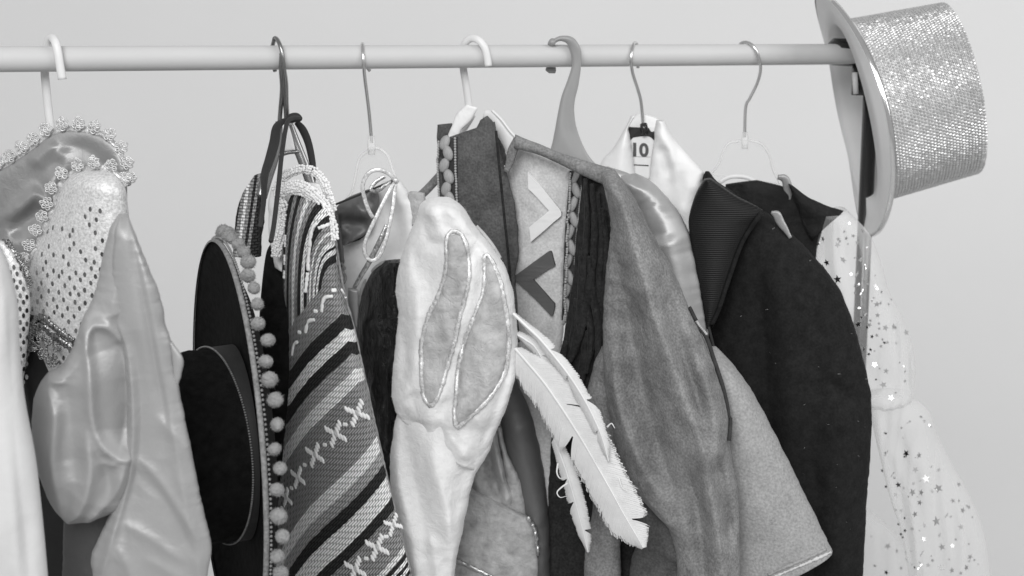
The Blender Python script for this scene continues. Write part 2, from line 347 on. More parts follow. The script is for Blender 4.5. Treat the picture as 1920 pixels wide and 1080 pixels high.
def tube(name, P, r, mat, parent, n=8, flat=1.0, up=None, res=None, label=None, kind=None, closed=False):
    P = np.asarray(P, float)
    if res: 
        rr = np.broadcast_to(np.asarray(r, float), (len(P),)); Q = crom(np.column_stack([P, rr]), res, closed); P, r = Q[:, :3], Q[:, 3]
    V, Fc = tube_geo(P, r, n, flat, up, closed); return link(name, V, Fc, mat, parent, label=label, kind=kind)
def on(piece, pts, lift=.002, n=None, closed=False):     # pixel polyline laid on a piece -> points, normals
    q = crom(pts, n, closed) if n else np.asarray(pts, float)
    r = [piece.at(x, y, lift) for x, y in q]
    return np.array([a for a, b in r]), np.array([b for a, b in r])
def trim(name, piece, pts, rpx, mat, parent, lift=.001, flat=.7, n=40, closed=False, wob=0., nseg=8, label=None):
    P, Nn = on(piece, pts, lift, n, closed); r = rpx * np.linalg.norm(P - CAM, axis=1) / F
    if wob: r = r * (1 + wob * RNG.uniform(-1, 1, len(r)))
    Nn = Nn * .3 + Nn.mean(0) * .7
    V, Fc = tube_geo(P, r, nseg, flat, Nn, closed); return link(name, V, Fc, mat, parent, label=label)
def sphere_geo(c, r, seg=10, rings=7, axes=None):
    c = np.asarray(c, float); r = np.broadcast_to(np.asarray(r, float), (3,)); V = [(0, 0, 1.)]
    for i in range(1, rings):
        a = math.pi * i / rings
        for j in range(seg):
            b = 2 * math.pi * j / seg; V.append((math.sin(a) * math.cos(b), math.sin(a) * math.sin(b), math.cos(a)))
    V.append((0, 0, -1.)); V = np.array(V) * r
    if axes is not None: V = V @ np.asarray(axes)
    Fc = [(0, 1 + j, 1 + (j + 1) % seg) for j in range(seg)]
    for i in range(rings - 2):
        for j in range(seg):
            a = 1 + i * seg + j; b = 1 + i * seg + (j + 1) % seg; Fc.append((a, a + seg, b + seg, b))
    e = len(V) - 1; Fc += [(e, e - seg + (j + 1) % seg, e - seg + j) for j in range(seg)]
    return V + c, Fc
def frame(n, up=(0, 0, 1)):                 # rows: x (right), y (up in the surface), n
    n = np.asarray(n, float); n = n / np.linalg.norm(n); y = np.asarray(up, float); y = y - n * (y @ n); y /= np.linalg.norm(y)
    return np.array([np.cross(y, n), y, n])
def plate(name, piece, poly, mat, parent, lift=.002, thick=.003, dens=10, label=None):   # a flat patch with the outline poly, lying on a piece
    pts = []
    for (a, b) in zip(poly, poly[1:] + poly[:1]):
        k = max(1, int(math.hypot(b[0] - a[0], b[1] - a[1]) / dens))
        pts += [(a[0] + (b[0] - a[0]) * i / k, a[1] + (b[1] - a[1]) * i / k) for i in range(k)]
    P, Nn = on(piece, pts, lift); c = P.mean(0); nm = Nn.mean(0); nm /= np.linalg.norm(nm)
    U, s, Vt = np.linalg.svd(P - c); nn = Vt[2] if Vt[2] @ nm > 0 else -Vt[2]
    P = P - np.outer((P - c) @ nn, nn) * .55
    k = len(P); V = np.vstack([P + nn * thick, P + nn * thick * .2 - nn * lift]); 
    from mathutils.geometry import tessellate_polygon
    tri = tessellate_polygon([[Vector((x, -y, 0)) for x, y in pts]])
    VV = V; FF = [tuple(t) for t in tri] + [tuple(i + k for i in t[::-1]) for t in tri] + [(i, (i + 1) % k, k + (i + 1) % k, k + i) for i in range(k)]
    return link(name, VV, FF, mat, parent, smooth=False, label=label)
def overlay(name, piece, rows, mat, parent, lift=.002, pillow=.004, step=6., label=None):     # a sewn-on panel following a piece
    rw = np.array(rows, float); L = np.hypot(np.diff((rw[:, 0] + rw[:, 2]) / 2), np.diff((rw[:, 1] + rw[:, 3]) / 2)).sum()
    nv = int(max(5, L / step)); nu = int(max(5, np.hypot(rw[:, 2] - rw[:, 0], rw[:, 3] - rw[:, 1]).max() / step)); C = crom(rw, nv); u = np.linspace(0, 1, nu)
    X = C[:, 0:1] * (1 - u) + C[:, 2:3] * u; Y = C[:, 1:2] * (1 - u) + C[:, 3:4] * u
    f = np.zeros((nv, nu, 3)); bk = np.zeros((nv, nu, 3))
    for i in range(nv):
        for j in range(nu):
            e = min(1, 4 * u[j] * (1 - u[j]) * 2) * min(1, 4 * (i / (nv - 1)) * (1 - i / (nv - 1)) * 3)
            p, n = piece.at(X[i, j], Y[i, j]); d = ray(X[i, j], Y[i, j]); d = -d / np.linalg.norm(d)
            f[i, j] = p + d * (lift + pillow * e ** .6); bk[i, j] = p - d * .003
    V = np.vstack([f.reshape(-1, 3), bk.reshape(-1, 3)]); o = nv * nu; Fc = []
    for i in range(nv - 1):
        for j in range(nu - 1):
            a = i * nu + j; Fc.append((a, a + nu, a + nu + 1, a + 1)); Fc.append((o + a, o + a + 1, o + a + nu + 1, o + a + nu))
    edge = [j for j in range(nu)] + [i * nu + nu - 1 for i in range(1, nv)] + [(nv - 1) * nu + j for j in range(nu - 2, -1, -1)] + [i * nu for i in range(nv - 2, 0, -1)]
    for a, b in zip(edge, edge[1:] + edge[:1]): Fc.append((a, b, b + o, a + o))
    o_ = link(name, V, Fc, mat, parent, label=label, uv={'fab': np.tile(np.stack([X.ravel(), -Y.ravel()], 1) * .00055, (2, 1))})
    pc = Piece(V, Fc, piece.plane); pc.o = o_; return pc
def fuzz(name, piece_o, mat, parent, dens, ln, wd, seed=0, front_only=True):   # short loose fibres standing on a surface
    me = piece_o.data; rg = np.random.default_rng(seed); V = np.empty(len(me.vertices) * 3); me.vertices.foreach_get('co', V); V = V.reshape(-1, 3) + origin(piece_o)
    Nn = np.empty(len(me.polygons) * 3); me.polygons.foreach_get('normal', Nn); Nn = Nn.reshape(-1, 3); A = np.empty(len(me.polygons)); me.polygons.foreach_get('area', A)
    quads = [p_.index for p_ in me.polygons if len(p_.vertices) == 4]; A = A[quads]; k = int(A.sum() * dens); pick = rg.choice(len(quads), k, p=A / A.sum()); out = []; T = []
    cen = V.mean(0)
    for c, i in enumerate(pick):
        q = me.polygons[quads[i]]; u, v = rg.random(2); a, b, cc, d = (V[j] for j in q.vertices); p_ = (a * (1 - u) + b * u) * (1 - v) + (d * (1 - u) + cc * u) * v
        n = Nn[quads[i]]; t = rg.normal(0, 1, 3); s = np.cross(n, t); s /= np.linalg.norm(s) + 1e-9; dr = n + rg.normal(0, .6, 3); dr /= np.linalg.norm(dr)
        if dr @ n < 0: dr = -dr
        out += [p_ + s * wd - n * .0005, p_ - s * wd - n * .0005, p_ + dr * ln * rg.uniform(.4, 1.2)]; T.append((3 * c, 3 * c + 1, 3 * c + 2))
    return link(name, out, T, mat, parent, kind='stuff')
def lathe(prof, c, ax, seg=96, warp=None):  # prof rows (r, h) along axis ax from centre c
    ax = np.asarray(ax, float) / np.linalg.norm(ax); a = np.cross(ax, (0, 0, 1.)); a /= np.linalg.norm(a); b = np.cross(a, ax)
    th = np.arange(seg) / seg * 2 * math.pi; prof = np.asarray(prof, float)
    V = []
    for r, h in prof:
        hh = h + (warp(r, th) if warp else 0)
        V.append(np.asarray(c) + r * (np.cos(th)[:, None] * a + np.sin(th)[:, None] * b) + np.multiply.outer(hh * np.ones(seg), ax))
    V = np.vstack(V); Fc = []
    for i in range(len(prof) - 1):
        for j in range(seg): Fc.append((i * seg + j, i * seg + (j + 1) % seg, (i + 1) * seg + (j + 1) % seg, (i + 1) * seg + j))
    return V, Fc, a, b
# ================================================================== the setting
wl = RP + np.array([0.25, 1.5, 0])
def sheet(name, c, ux, uy, mat):
    V = [np.asarray(c) + sx * np.asarray(ux) + sy * np.asarray(uy) for sx, sy in ((-1, -1), (1, -1), (1, 1), (-1, 1))]
    return struct(link(name, V, [(0, 1, 2, 3)], mat, smooth=False))
sheet('wall', (0.2, 3.1, 1.6), (6, 0.35, 0), (0, 0, 1.6), M['wall'])
sheet('floor', (0.2, 0.8, 0.0), (6, 0, 0), (0, 3, 0), M['floor'])
# ================================================================== clothes rack
def railt(px):                                # distance along the rail of the column px
    k = (px - 960) / F; return k * 1.6 / (RD[0] - RD[1] * k)
rack = thing('clothes_rack', 'white clothes rail on a slim black upright carrying all the costumes', 'clothes rack', tuple(RP[:2]) + (0,))
t0, t1 = railt(-190), railt(1622)
tt = np.linspace(t0, t1, 60)[:, None]
tube('rail', RP + RD * tt, .0125, M['rail'], rack, n=28)
for tx in (t0 + .01, t1 + .004):
    p = RP + RD * tx
    tube('post', [p + (0, 0, .01), p - (0, 0, .5), p * (1, 1, 0) + (0, 0, .03)], .0092, M['black_metal'], rack, n=18)
    tube('foot', [p * (1, 1, 0) + RN * s + (0, 0, .016) for s in (-.22, -.1, .1, .22)], .014, M['black_metal'], rack, n=12)
p = RP + RD * railt(1596)
tube('connector', [p - RD * .032 - RN * .006 + (0, 0, .003), p - RD * .028 - RN * .006 + (0, 0, .003), p + RD * .03 - RN * .004, p + RD * .036 - RN * .004], [.012, .0165, .0175, .015], M['black_metal'], rack, n=18)
tube('joint_sleeve', [p + RD * .012 - (0, 0, .012), p + RD * .012 - (0, 0, .05)], .0135, M['black_metal'], rack, n=16)
tube('clip', [p - RD * .006 + RN * .008 - (0, 0, .022), p - RD * .003 + RN * .008 - (0, 0, .048)], .0035, M['white_plastic'], rack, n=8)
# ================================================================== hangers
def hook(pts): return np.array([railp(x, y, d) for x, y, d in pts])
def hanger(name, label, x):
    return thing(name, label, 'hanger', railp(x, 240, 0), 'hangers on the rail')
h0 = hanger('plastic_hanger', 'white plastic hanger under the lace trimmed princess dress', 95)
tube('hook', hook([(97, 262, -.030), (94, 232, -.029), (90, 200, -.028), (86, 160, -.024), (84, 135, -.020), (86, 105, -.018), (90, 78, -.010), (97, 71, .0), (104, 80, .013), (109, 100, .0165), (113, 126, .017), (117, 149, .017)]), .0042, M['white_plastic'], h0, n=10, flat=.75, res=60)
tube('arm', hook([(60, 300, -.02), (80, 272, -.025), (97, 262, -.03), (120, 270, -.028), (150, 288, -.02)]), .0045, M['white_plastic'], h0, n=8, res=24)
h1 = hanger('chrome_hanger', 'dark chrome band hanger with knotted black cord above the striped poncho', 530)
tube('hook', hook([(516, 134, -.015), (512, 120, -.017), (510, 100, -.0175), (512, 82, -.010), (517, 72, .0), (524, 82, .012), (529, 100, .0165), (532, 125, .016), (535, 155, .010), (536, 190, .004), (538, 226, .0)]), [.0022] * 8 + [.0030] * 3, M['chrome'], h1, n=8, flat=1.6, res=70)
tube('hook_band', hook([(528, 100, .0155), (527, 130, .012), (529, 165, .006), (526, 205, .0), (524, 232, -.002)]), .0024, M['chrome'], h1, n=8, flat=1.4, res=40)
tube('arm', hook([(523, 228, .0), (521, 262, .0), (512, 300, .002), (500, 335, .004), (490, 370, .006)]), [.0035, .0045, .0055, .006, .006], M['chrome'], h1, n=8, flat=.35, res=30)
tube('arm', hook([(541, 228, .0), (553, 265, .002), (567, 300, .006), (580, 336, .010), (588, 366, .014)]), [.0038, .005, .0052, .0052, .005], M['chrome'], h1, n=8, flat=.35, res=30)
tube('crossbar', hook([(522, 292, .002), (540, 286, .003), (562, 284, .005)]), .0022, M['chrome'], h1, n=8, flat=.6, res=14)
tube('top_band', hook([(521, 236, .0), (527, 229, .002), (540, 228, .003), (546, 234, .002)]), .0022, M['wire'], h1, n=8, res=14)
loft('tag', [(529, 234, 541, 232), (531, 258, 548, 256), (533, 284, 554, 281)], Pl(540, 1.50, 80), M['card'], h1, th=.0006, p=.1)
def wire_hanger(h, hk, r=.0019):
    tube('hook', hook(hk), r, M['wire'], h, n=10, res=70)
h2 = hanger('clear_hanger', 'clear plastic hanger with wire hook above the white ribbon tied blouse', 690)
wire_hanger(h2, [(694, 133, -.015), (687, 124, -.0155), (681, 105, -.0165), (679, 88, -.008), (680, 82, .0), (680, 90, .010), (681, 112, .0155), (684, 145, .012), (689, 185, .006), (693, 220, .002), (697, 268, .0)])
def clear_body(h, rows, plane, rims, neck):
    loft('body', rows, plane, M['clear'], h, th=.003, p=.3)
    for r in rims: tube('rim', np.array([plane.at(np.array(x, float), np.array(y, float)) for x, y in r]) - (0, .003, 0), .0016, M['clear_rim'], h, n=8, res=40)
    q = plane.at(np.array(neck[0], float), np.array(neck[1], float)) - (0, .003, 0)
    tube('neck', [q + (0, 0, .010), q, q - (0, 0, .010)], [.0034, .0045, .0036], M['clear_rim'], h, n=10)
pl2 = Pl(697, 1.53, 75)
clear_body(h2, [(690, 281, 714, 279), (674, 296, 728, 292), (669, 322, 738, 319), (662, 352, 748, 345), (640, 382, 775, 378)], pl2,
           [[(712, 278), (727, 291), (737, 318), (747, 344), (772, 376)], [(692, 281), (675, 296), (668, 324), (660, 360), (645, 380)], [(690, 281), (703, 277), (714, 279)]], (697, 272))
h3 = hanger('plastic_hanger', 'white plastic hanger inside the open neck of the suede fringed tunic', 880)
tube('hook', hook([(880, 215, -.026), (878, 190, -.025), (874, 160, -.022), (869, 130, -.018), (867, 105, -.017), (872, 82, -.008), (883, 72, .0), (897, 75, .010), (908, 88, .0145), (913, 105, .0155), (916, 124, .0155)]), .0042, M['white_plastic'], h3, n=10, flat=.8, res=60)
pl3 = Pl(920, 1.585, 70)
loft('arm', [(908, 206, 905, 222), (925, 208, 918, 226), (940, 226, 930, 250), (955, 246, 944, 274), (972, 262, 956, 300), (1000, 290, 985, 320)], pl3, M['white_plastic'], h3, th=.004, p=.35)
loft('arm', [(880, 205, 892, 218), (865, 222, 880, 238), (848, 250, 862, 262)], Pl(870, 1.605, 75), M['white_plastic'], h3, th=.004, p=.35)
tube('arm_edge', [pl3.at(np.array(x, float), np.array(y, float)) - (0, .004, 0) for x, y in [(922, 206), (940, 224), (955, 244), (968, 258)]], .0016, M['white_plastic'], h3, res=16)
h4 = hanger('plastic_hanger', 'mid grey moulded plastic hanger with a broad hook behind the suede shoulder', 1075)
hp = Pl(1070, 1.61, 85)
loft('hook', [(1039, 82, 1035, 74), (1050, 77, 1052, 67), (1063, 82, 1074, 70), (1070, 98, 1088, 90), (1072, 122, 1090, 118), (1064, 150, 1085, 158), (1053, 180, 1078, 188), (1046, 212, 1077, 214), (1040, 245, 1083, 246), (1033, 277, 1099, 284), (1020, 310, 1118, 308), (1002, 338, 1150, 332)], hp, M['grey_plastic'], h4, th=.006, p=.35,
     ridges=[([(1060, 75), (1080, 100), (1078, 140), (1066, 190), (1068, 235), (1090, 290)], 7, -.0025)])
tube('hook_tip', hook([(1028, 128, -.013), (1031, 131, -.014), (1040, 131, -.014)]), .004, M['grey_plastic'], h4, n=10)
tube('hook_top', hook([(1036, 78, .012), (1033, 84, .0), (1030, 104, -.0155), (1031, 128, -.014)]), .004, M['grey_plastic'], h4, n=10, res=20)
h5 = hanger('wire_hook_hanger', 'hanger with size 10 label inside the white satin shirt', 1200)
wire_hanger(h5, [(1196, 128, -.015), (1196, 112, -.0155), (1196, 96, -.0155), (1194, 83, -.006), (1190, 80, .0), (1186, 88, .010), (1183, 108, .0155), (1186, 136, .012), (1196, 168, .006), (1202, 192, .002), (1206, 236, -.004)])
lp = Pl(1205, 1.635, 88)
def P_(plane, x, y, dy=0.): return plane.at(np.array(x, float), np.array(y, float)) - np.array([0, dy, 0])
card = loft('label_card', [(1176, 237, 1230, 240), (1180, 262, 1228, 264), (1184, 300, 1222, 302), (1188, 336, 1219, 336)], lp, M['card'], h5, th=.002, p=.12)
def quadplate(name, pts, mat, parent, lift):
    P = np.array([card.at(x, y)[0] for x, y in pts]); k = len(P); V = np.vstack([P - (0, lift, 0), P + (0, .0004, 0)])
    bm = bmesh.new(); vs = [bm.verts.new(v) for v in V]; bm.faces.new(vs[:k]); bm.faces.new(vs[k:][::-1])
    for i in range(k): bm.faces.new((vs[i], vs[(i + 1) % k], vs[k + (i + 1) % k], vs[k + i]))
    bmesh.ops.triangulate(bm, faces=[f for f in bm.faces if len(f.verts) > 4]); bmesh.ops.recalc_face_normals(bm, faces=bm.faces)
    bm.verts.index_update(); VV = [tuple(v.co) for v in bm.verts]; FF = [tuple(v.index for v in f.verts) for f in bm.faces]; bm.free()
    return link(name, VV, FF, mat, parent, smooth=False)
quadplate('label_top', [(1177.5, 238), (1203, 239), (1229, 241), (1226, 263)] + [(1204 + 23 * math.cos(a), 266 - 12 * math.sin(a)) for a in np.linspace(.2, 2.94, 11)] + [(1182, 262)], M['ink'], card.o, .0006)
quadplate('label_line', [(1189, 308), (1216, 309.5), (1216, 311.5), (1189, 310)], M['ink'], card.o, .0006)
quadplate('label_strip', [(1187, 293), (1220, 294), (1219, 295), (1187, 294)], M['grey_plastic'], card.o, .0004)
fc = bpy.data.curves.new('numeral', 'FONT'); fc.body = '10'; fc.size = 1; fc.offset = .035; fo = bpy.data.objects.new('numeral', fc); COL.objects.link(fo)
bpy.context.view_layer.update()
tm = fo.to_mesh(); tv = np.array([v.co[:] for v in tm.vertices]); tf = [tuple(q.vertices) for q in tm.polygons]; fo.to_mesh_clear(); bpy.data.objects.remove(fo)
tv = tv - tv.min(0); tv = tv / tv.max(0).clip(1e-6); 
link('numeral', [card.at(1187 + x * 29, 293 - y * 26 + 1.5 * x)[0] - (0, .0009, 0) for x, y, z in tv], tf, M['patch_dark'], card.o, smooth=False)
tube('clip', [P_(lp, 1206, 232, .004), P_(lp, 1207, 240, .006), P_(lp, 1207, 253, .006)], [.0042, .0046, .003], M['black_metal'], h5, n=10)
h6 = hanger('clear_hanger', 'clear plastic hanger with wire hook holding the starry tulle dress', 1400)
wire_hanger(h6, [(1385, 118, -.015), (1384, 100, -.0155), (1387, 84, -.008), (1398, 79, .0), (1412, 86, .011), (1421, 103, .015), (1426, 128, .013), (1420, 155, .008), (1406, 184, .003), (1398, 202, .0), (1396, 258, .0)])
pl6 = Pl(1400, 1.70, 80)
clear_body(h6, [(1380, 262, 1415, 264), (1364, 268, 1430, 272), (1354, 285, 1442, 290), (1346, 308, 1449, 318), (1332, 328, 1462, 345)], pl6,
           [[(1385, 264), (1366, 268), (1355, 284), (1346, 308), (1331, 326), (1310, 340)], [(1405, 263), (1426, 269), (1441, 289), (1450, 320), (1468, 352), (1490, 375)]], (1396, 263))
for nm, pts, r in (('lower_bar', [(1346, 341), (1358, 333), (1372, 329), (1398, 331), (1425, 346), (1467, 374)], .0026), ('lower_bar', [(1372, 352), (1388, 356), (1405, 354), (1415, 347)], .0022)):
    tube(nm, [P_(pl6, x, y, .012) for x, y in pts], r, M['white_plastic'], h6, n=10, flat=.7, res=30)
# ================================================================== silver top hat on the end of the rail
hx = P_(Pl(1600, 1.75, 90), 1604, 212)
vd = hx - CAM; vd /= np.linalg.norm(vd); rt = np.cross(vd, (0, 0, 1)); rt /= np.linalg.norm(rt); upv = np.cross(rt, vd)
ia, aw = R(14.3), R(9.5)
hax = math.cos(aw) * (math.cos(ia) * rt + math.sin(ia) * upv) + math.sin(aw) * vd
hat = thing('top_hat', 'silver rhinestone top hat hooked over the end of the white rail', 'hat', hx)
br, cr, ct, ch = .151, .113, .105, .127
dip = lambda r, th: .0115 * np.clip((r - cr) / (br - cr), 0, 1) ** 1.3 * (np.cos(2 * th) - .15)
Vh, Fh, ha, hb = lathe([(cr, 0), (cr + .012, .001), (br - .006, 0.002), (br, .001), (br + .001, -.001), (br - .003, -.003)], hx, hax, 128, dip)
hbrim = link('brim', Vh, Fh, M['hat_cloth'], hat)
Vh, Fh, _, _ = lathe([(br - .003, -.003), (br - .02, -.003), (cr - .002, -.004), (cr - .004, .01), (ct - .006, ch - .01), (ct - .03, ch - .006), (.001, ch - .006)], hx, hax, 128, dip)
link('lining', Vh, Fh, M['hat_under'], hat)
Vh, Fh, _, _ = lathe([(cr, 0), (ct, ch * .95), (ct - .002, ch - .002), (ct - .008, ch + .001), (.001, ch + .002)], hx, hax, 128)
hcrown = link('crown', Vh, Fh, M['hat_cloth'], hat)
Vh, Fh, _, _ = lathe([(cr + .001, .001), (cr + .0028, .002), (cr + .0026, .012), (cr, .0135)], hx, hax, 128)
link('hat_band', Vh, Fh, M['hat_under'], hcrown)
Vh, Fh, _, _ = lathe([(br - .004, .002), (br + .0006, .0028), (br + .0014, 0), (br + .0004, -.0028)], hx, hax, 160, dip)
link('brim_edge', Vh, Fh, M['foil'], hbrim)
st = []
def stone(c, n, r):
    f = frame(n + RNG.normal(0, .09, 3), hax); k = 6; a = np.arange(k) / k * 6.283
    base = np.stack([np.cos(a), np.sin(a), 0 * a], 1) * r; top = np.stack([np.cos(a) * .5, np.sin(a) * .5, 0 * a + .45], 1) * r
    V = np.vstack([base, top]) @ f + c
    return V, [(i, (i + 1) % k, k + (i + 1) % k, k + i) for i in range(k)] + [tuple(range(k, 2 * k))]
nr = 30
for i in range(nr):
    h = .0165 + (ch * .985 - .0165) * i / (nr - 1); r = cr + (ct - cr) * h / ch; k = 165
    for j in range(k):
        th = (j + .5 * (i % 2)) / k * 6.2832; n = math.cos(th) * ha + math.sin(th) * hb
        st.append(stone(hx + n * (r + .0002) + hax * h, n, .0021 * RNG.uniform(.85, 1.08)))
V_, F_ = join(st); link('rhinestones', V_, F_, M['rhinestone'], hcrown, smooth=False, kind='stuff')
st = []
for j in range(150):
    th = j / 150 * 6.2832; n = math.cos(th) * ha + math.sin(th) * hb
    c = hx + n * (br - .0065) + hax * (float(dip(br - .0065, th)) + .0025); st.append(sphere_geo(c, .0014, 5, 4))
V_, F_ = join(st); link('edge_stitches', V_, F_, M['patch_dark'], hbrim, kind='stuff')
# ================================================================== white gown at the left
gown = thing('white_gown', 'plain white satin gown hanging beside the sequinned princess bodice', 'gown', P_(Pl(0, 1.08, 80), -60, 460))
tube('hanger_loop', hook([(-60, 140, -.014), (-64, 100, -.016), (-58, 76, 0), (-50, 100, .016), (-58, 140, .03), (-60, 300, .16), (-58, 420, .30), (-56, 500, .42)]), .003, M['gown'], gown, res=50)
loft('skirt', [(-150, 440, -8, 448), (-200, 500, 14, 490), (-230, 560, 33, 565), (-240, 640, 37, 640), (-250, 740, 46, 740), (-260, 850, 66, 850), (-270, 940, 77, 940), (-280, 1080, 90, 1080), (-290, 1300, 105, 1300)], Pl(0, 1.08, 80), M['gown'], gown, th=.035, back=.5,
     ridges=[([(-5, 480), (15, 700), (30, 1080)], 14, .006), ([(15, 560), (22, 800), (55, 1080)], 10, -.005), ([(-60, 500), (-40, 1100)], 30, .01)], noise=[(120, 500, .003, 3)])
# ================================================================== princess dress
pb = Pl(105, 1.395, 70)
dress = thing('princess_dress', 'silver satin and sequinned mesh dress with glittering lace picot trim', 'dress', P_(pb, 110, 300))
top = [(-60, 340), (0, 317), (30, 300), (65, 275), (95, 252), (125, 243), (160, 244), (190, 254), (212, 270), (227, 295), (234, 320), (238, 347)]
tl = crom(top, 60)
bc = crom(top, 24)
backl = loft('back_panel', [(bc[i, 0], bc[i, 1], x, 470 + 60 * math.sin(i / 23 * 3.14)) for i, x in enumerate(np.linspace(-70, 236, 24))], Pl(105, 1.40, 70), M['satin_mid'], dress, th=.010, p=.25, step=3.5,
             ridges=[([(60, 310), (85, 285), (108, 265)], 9, .006), ([(118, 330), (122, 300), (112, 278)], 8, .006), ([(130, 270), (170, 285), (215, 330)], 10, -.004), ([(5, 410), (40, 385), (66, 362), (90, 372), (98, 335), (118, 312)], 9, .012), ([(20, 440), (60, 405), (95, 392)], 10, -.009), ([(0, 470), (50, 450), (80, 430)], 12, .004)])
fp = Pl(150, 1.355, 72)
front = loft('mesh_panel', [(150, 320, 208, 318), (125, 335, 232, 345), (110, 365, 240, 385), (98, 400, 243, 430), (82, 435, 243, 470), (60, 485, 240, 520), (50, 540, 230, 570), (48, 600, 210, 620), (60, 650, 180, 660), (80, 690, 160, 690)], fp, M['mesh_panel'], dress, th=.035, back=.3, ends=(.12, 0))
side = loft('mesh_side', [(-20, 450, 12, 452), (-20, 490, 40, 500), (-10, 560, 56, 560), (0, 640, 52, 640), (10, 700, 46, 700), (14, 725, 42, 720)], Pl(20, 1.32, 75), M['mesh_panel'], dress, th=.012)
sk = loft('skirt', [(20, 580, 190, 600), (10, 680, 230, 690), (20, 800, 250, 800), (30, 950, 270, 950), (30, 1080, 280, 1080), (30, 1300, 290, 1300)], Pl(120, 1.36, 75), M['skirt'], dress, th=.03, noise=[(60, 500, .006, 5)])
def lace(name, piece, pts, scal, mat, parent, rpx=5.0, sc=15, fwd=.006):
    trim(name + '_tape', piece, pts, rpx, mat, parent, lift=.0015, wob=.25, n=90, flat=.6)
    for (x, y, dx, dy) in scal:                 # one picot: a little trefoil of gimp loops
        parts = []; px = np.array([dx, dy], float); px /= np.linalg.norm(px); sd = np.array([-px[1], px[0]])
        for (u, v, r) in ((.22, 0, .26), (.5, -.42, .27), (.5, .42, .27), (.92, -.34, .26), (.92, .34, .26), (1.2, 0, .27), (.68, 0, .24)):
            q = np.array([x, y]) + px * u * sc + sd * v * sc + RNG.normal(0, .04 * sc, 2); c = piece.plane.at(np.array(q[0]), np.array(q[1])) - np.array([0, fwd + RNG.uniform(0, .0015), 0])
            s = sc * c[1] / F; al = np.arange(11) / 11 * 6.283; ring = c + np.stack([np.cos(al), RNG.normal(0, .08, 11), np.sin(al)], 1) * s * r * (1 + RNG.normal(0, .1, (11, 1)))
            parts.append(tube_geo(ring, s * .085 * RNG.uniform(.7, 1.3, 11), 5, 1., None, True)); parts.append(tube_geo(np.linspace(ring[0], ring[5], 4), s * .08, 4))
        V_, F_ = join(parts); link(name, V_, F_, mat, parent)
def scallops(pts, n, out=1, skip=0):
    q = crom(pts, n * 8 + 1); r = []
    for i in range(4 + skip * 8, len(q) - 2, 8):
        t = q[min(i + 1, len(q) - 1)] - q[i - 1]; r.append((q[i][0], q[i][1], t[1] * out, -t[0] * out))
    return r
lace('lace_picot', backl, top, scallops(top, 14), M['glitter'], dress, 6.5, 17)
fr = [(52, 500), (65, 475), (75, 445), (87, 420), (100, 390), (107, 362), (117, 342), (134, 326), (155, 318), (180, 314), (205, 318), (222, 330), (236, 350)]
lace('lace_picot', front, fr, scallops(fr, 11), M['glitter'], dress, 5.0, 16)
tn = [(40, 712), (48, 670), (62, 625), (80, 610), (100, 626), (125, 645), (140, 655)]
lace('tinsel_picot', sk, tn, scallops(tn, 9, -1), M['tinsel'], dress, 7, 15, .042)
lace('tinsel_picot', front, [(x, y - 16) for x, y in tn[1:]], scallops([(x + 3, y - 22) for x, y in tn[1:]], 8, -1), M['tinsel'], dress, 6, 12, .040)
tn2 = [(8, 452), (25, 470), (40, 492), (52, 515), (54, 540)]
lace('tinsel_picot', side, tn2, scallops(tn2, 4), M['tinsel'], dress, 5, 9)
sq = []
for r_ in range(24):
    for c_ in range(12):
        x = 60 + c_ * 20 + (10 if r_ % 2 else 0) + RNG.uniform(-3, 3); y = 380 + r_ * 13.5 + RNG.uniform(-2, 2) + (c_ - 5) * 3
        e = np.interp(y, [365, 400, 485, 540, 600, 690], [112, 100, 62, 52, 50, 82]); ex = np.interp(y, [385, 470, 570, 690], [238, 238, 225, 155])
        if x < e + 3 or x > ex or RNG.random() < np.interp(y, [380, 420, 480, 560], [.85, .6, .25, .05]): continue
        p_, n_ = front.at(x, y, .0007); f = frame(n_ + RNG.normal(0, .10, 3)); a = np.arange(8) / 8 * 6.283
        V_ = np.stack([np.cos(a) * .0016, np.sin(a) * .0024, 0 * a], 1) @ f + p_; sq.append((np.vstack([V_, V_ - f[2] * .0006]), [tuple(range(8)), tuple(range(15, 7, -1))] + [(i, 8 + i, 8 + (i + 1) % 8, (i + 1) % 8) for i in range(8)]))
for r_ in range(20):
    for c_ in range(5):
        x = 2 + c_ * 12 + (6 if r_ % 2 else 0); y = 470 + r_ * 12.5 + c_ * 3
        p_, n_ = side.at(x, y, .0007); f = frame(n_ + RNG.normal(0, .1, 3)); a = np.arange(8) / 8 * 6.283
        if x > 50: continue
        V_ = np.stack([np.cos(a) * .0015, np.sin(a) * .0025, 0 * a], 1) @ f + p_; sq.append((np.vstack([V_, V_ - f[2] * .0006]), [tuple(range(8)), tuple(range(15, 7, -1))] + [(i, 8 + i, 8 + (i + 1) % 8, (i + 1) % 8) for i in range(8)]))
V_, F_ = join(sq); link('sequins', V_, F_, M['sequin'], dress, smooth=False, kind='stuff')
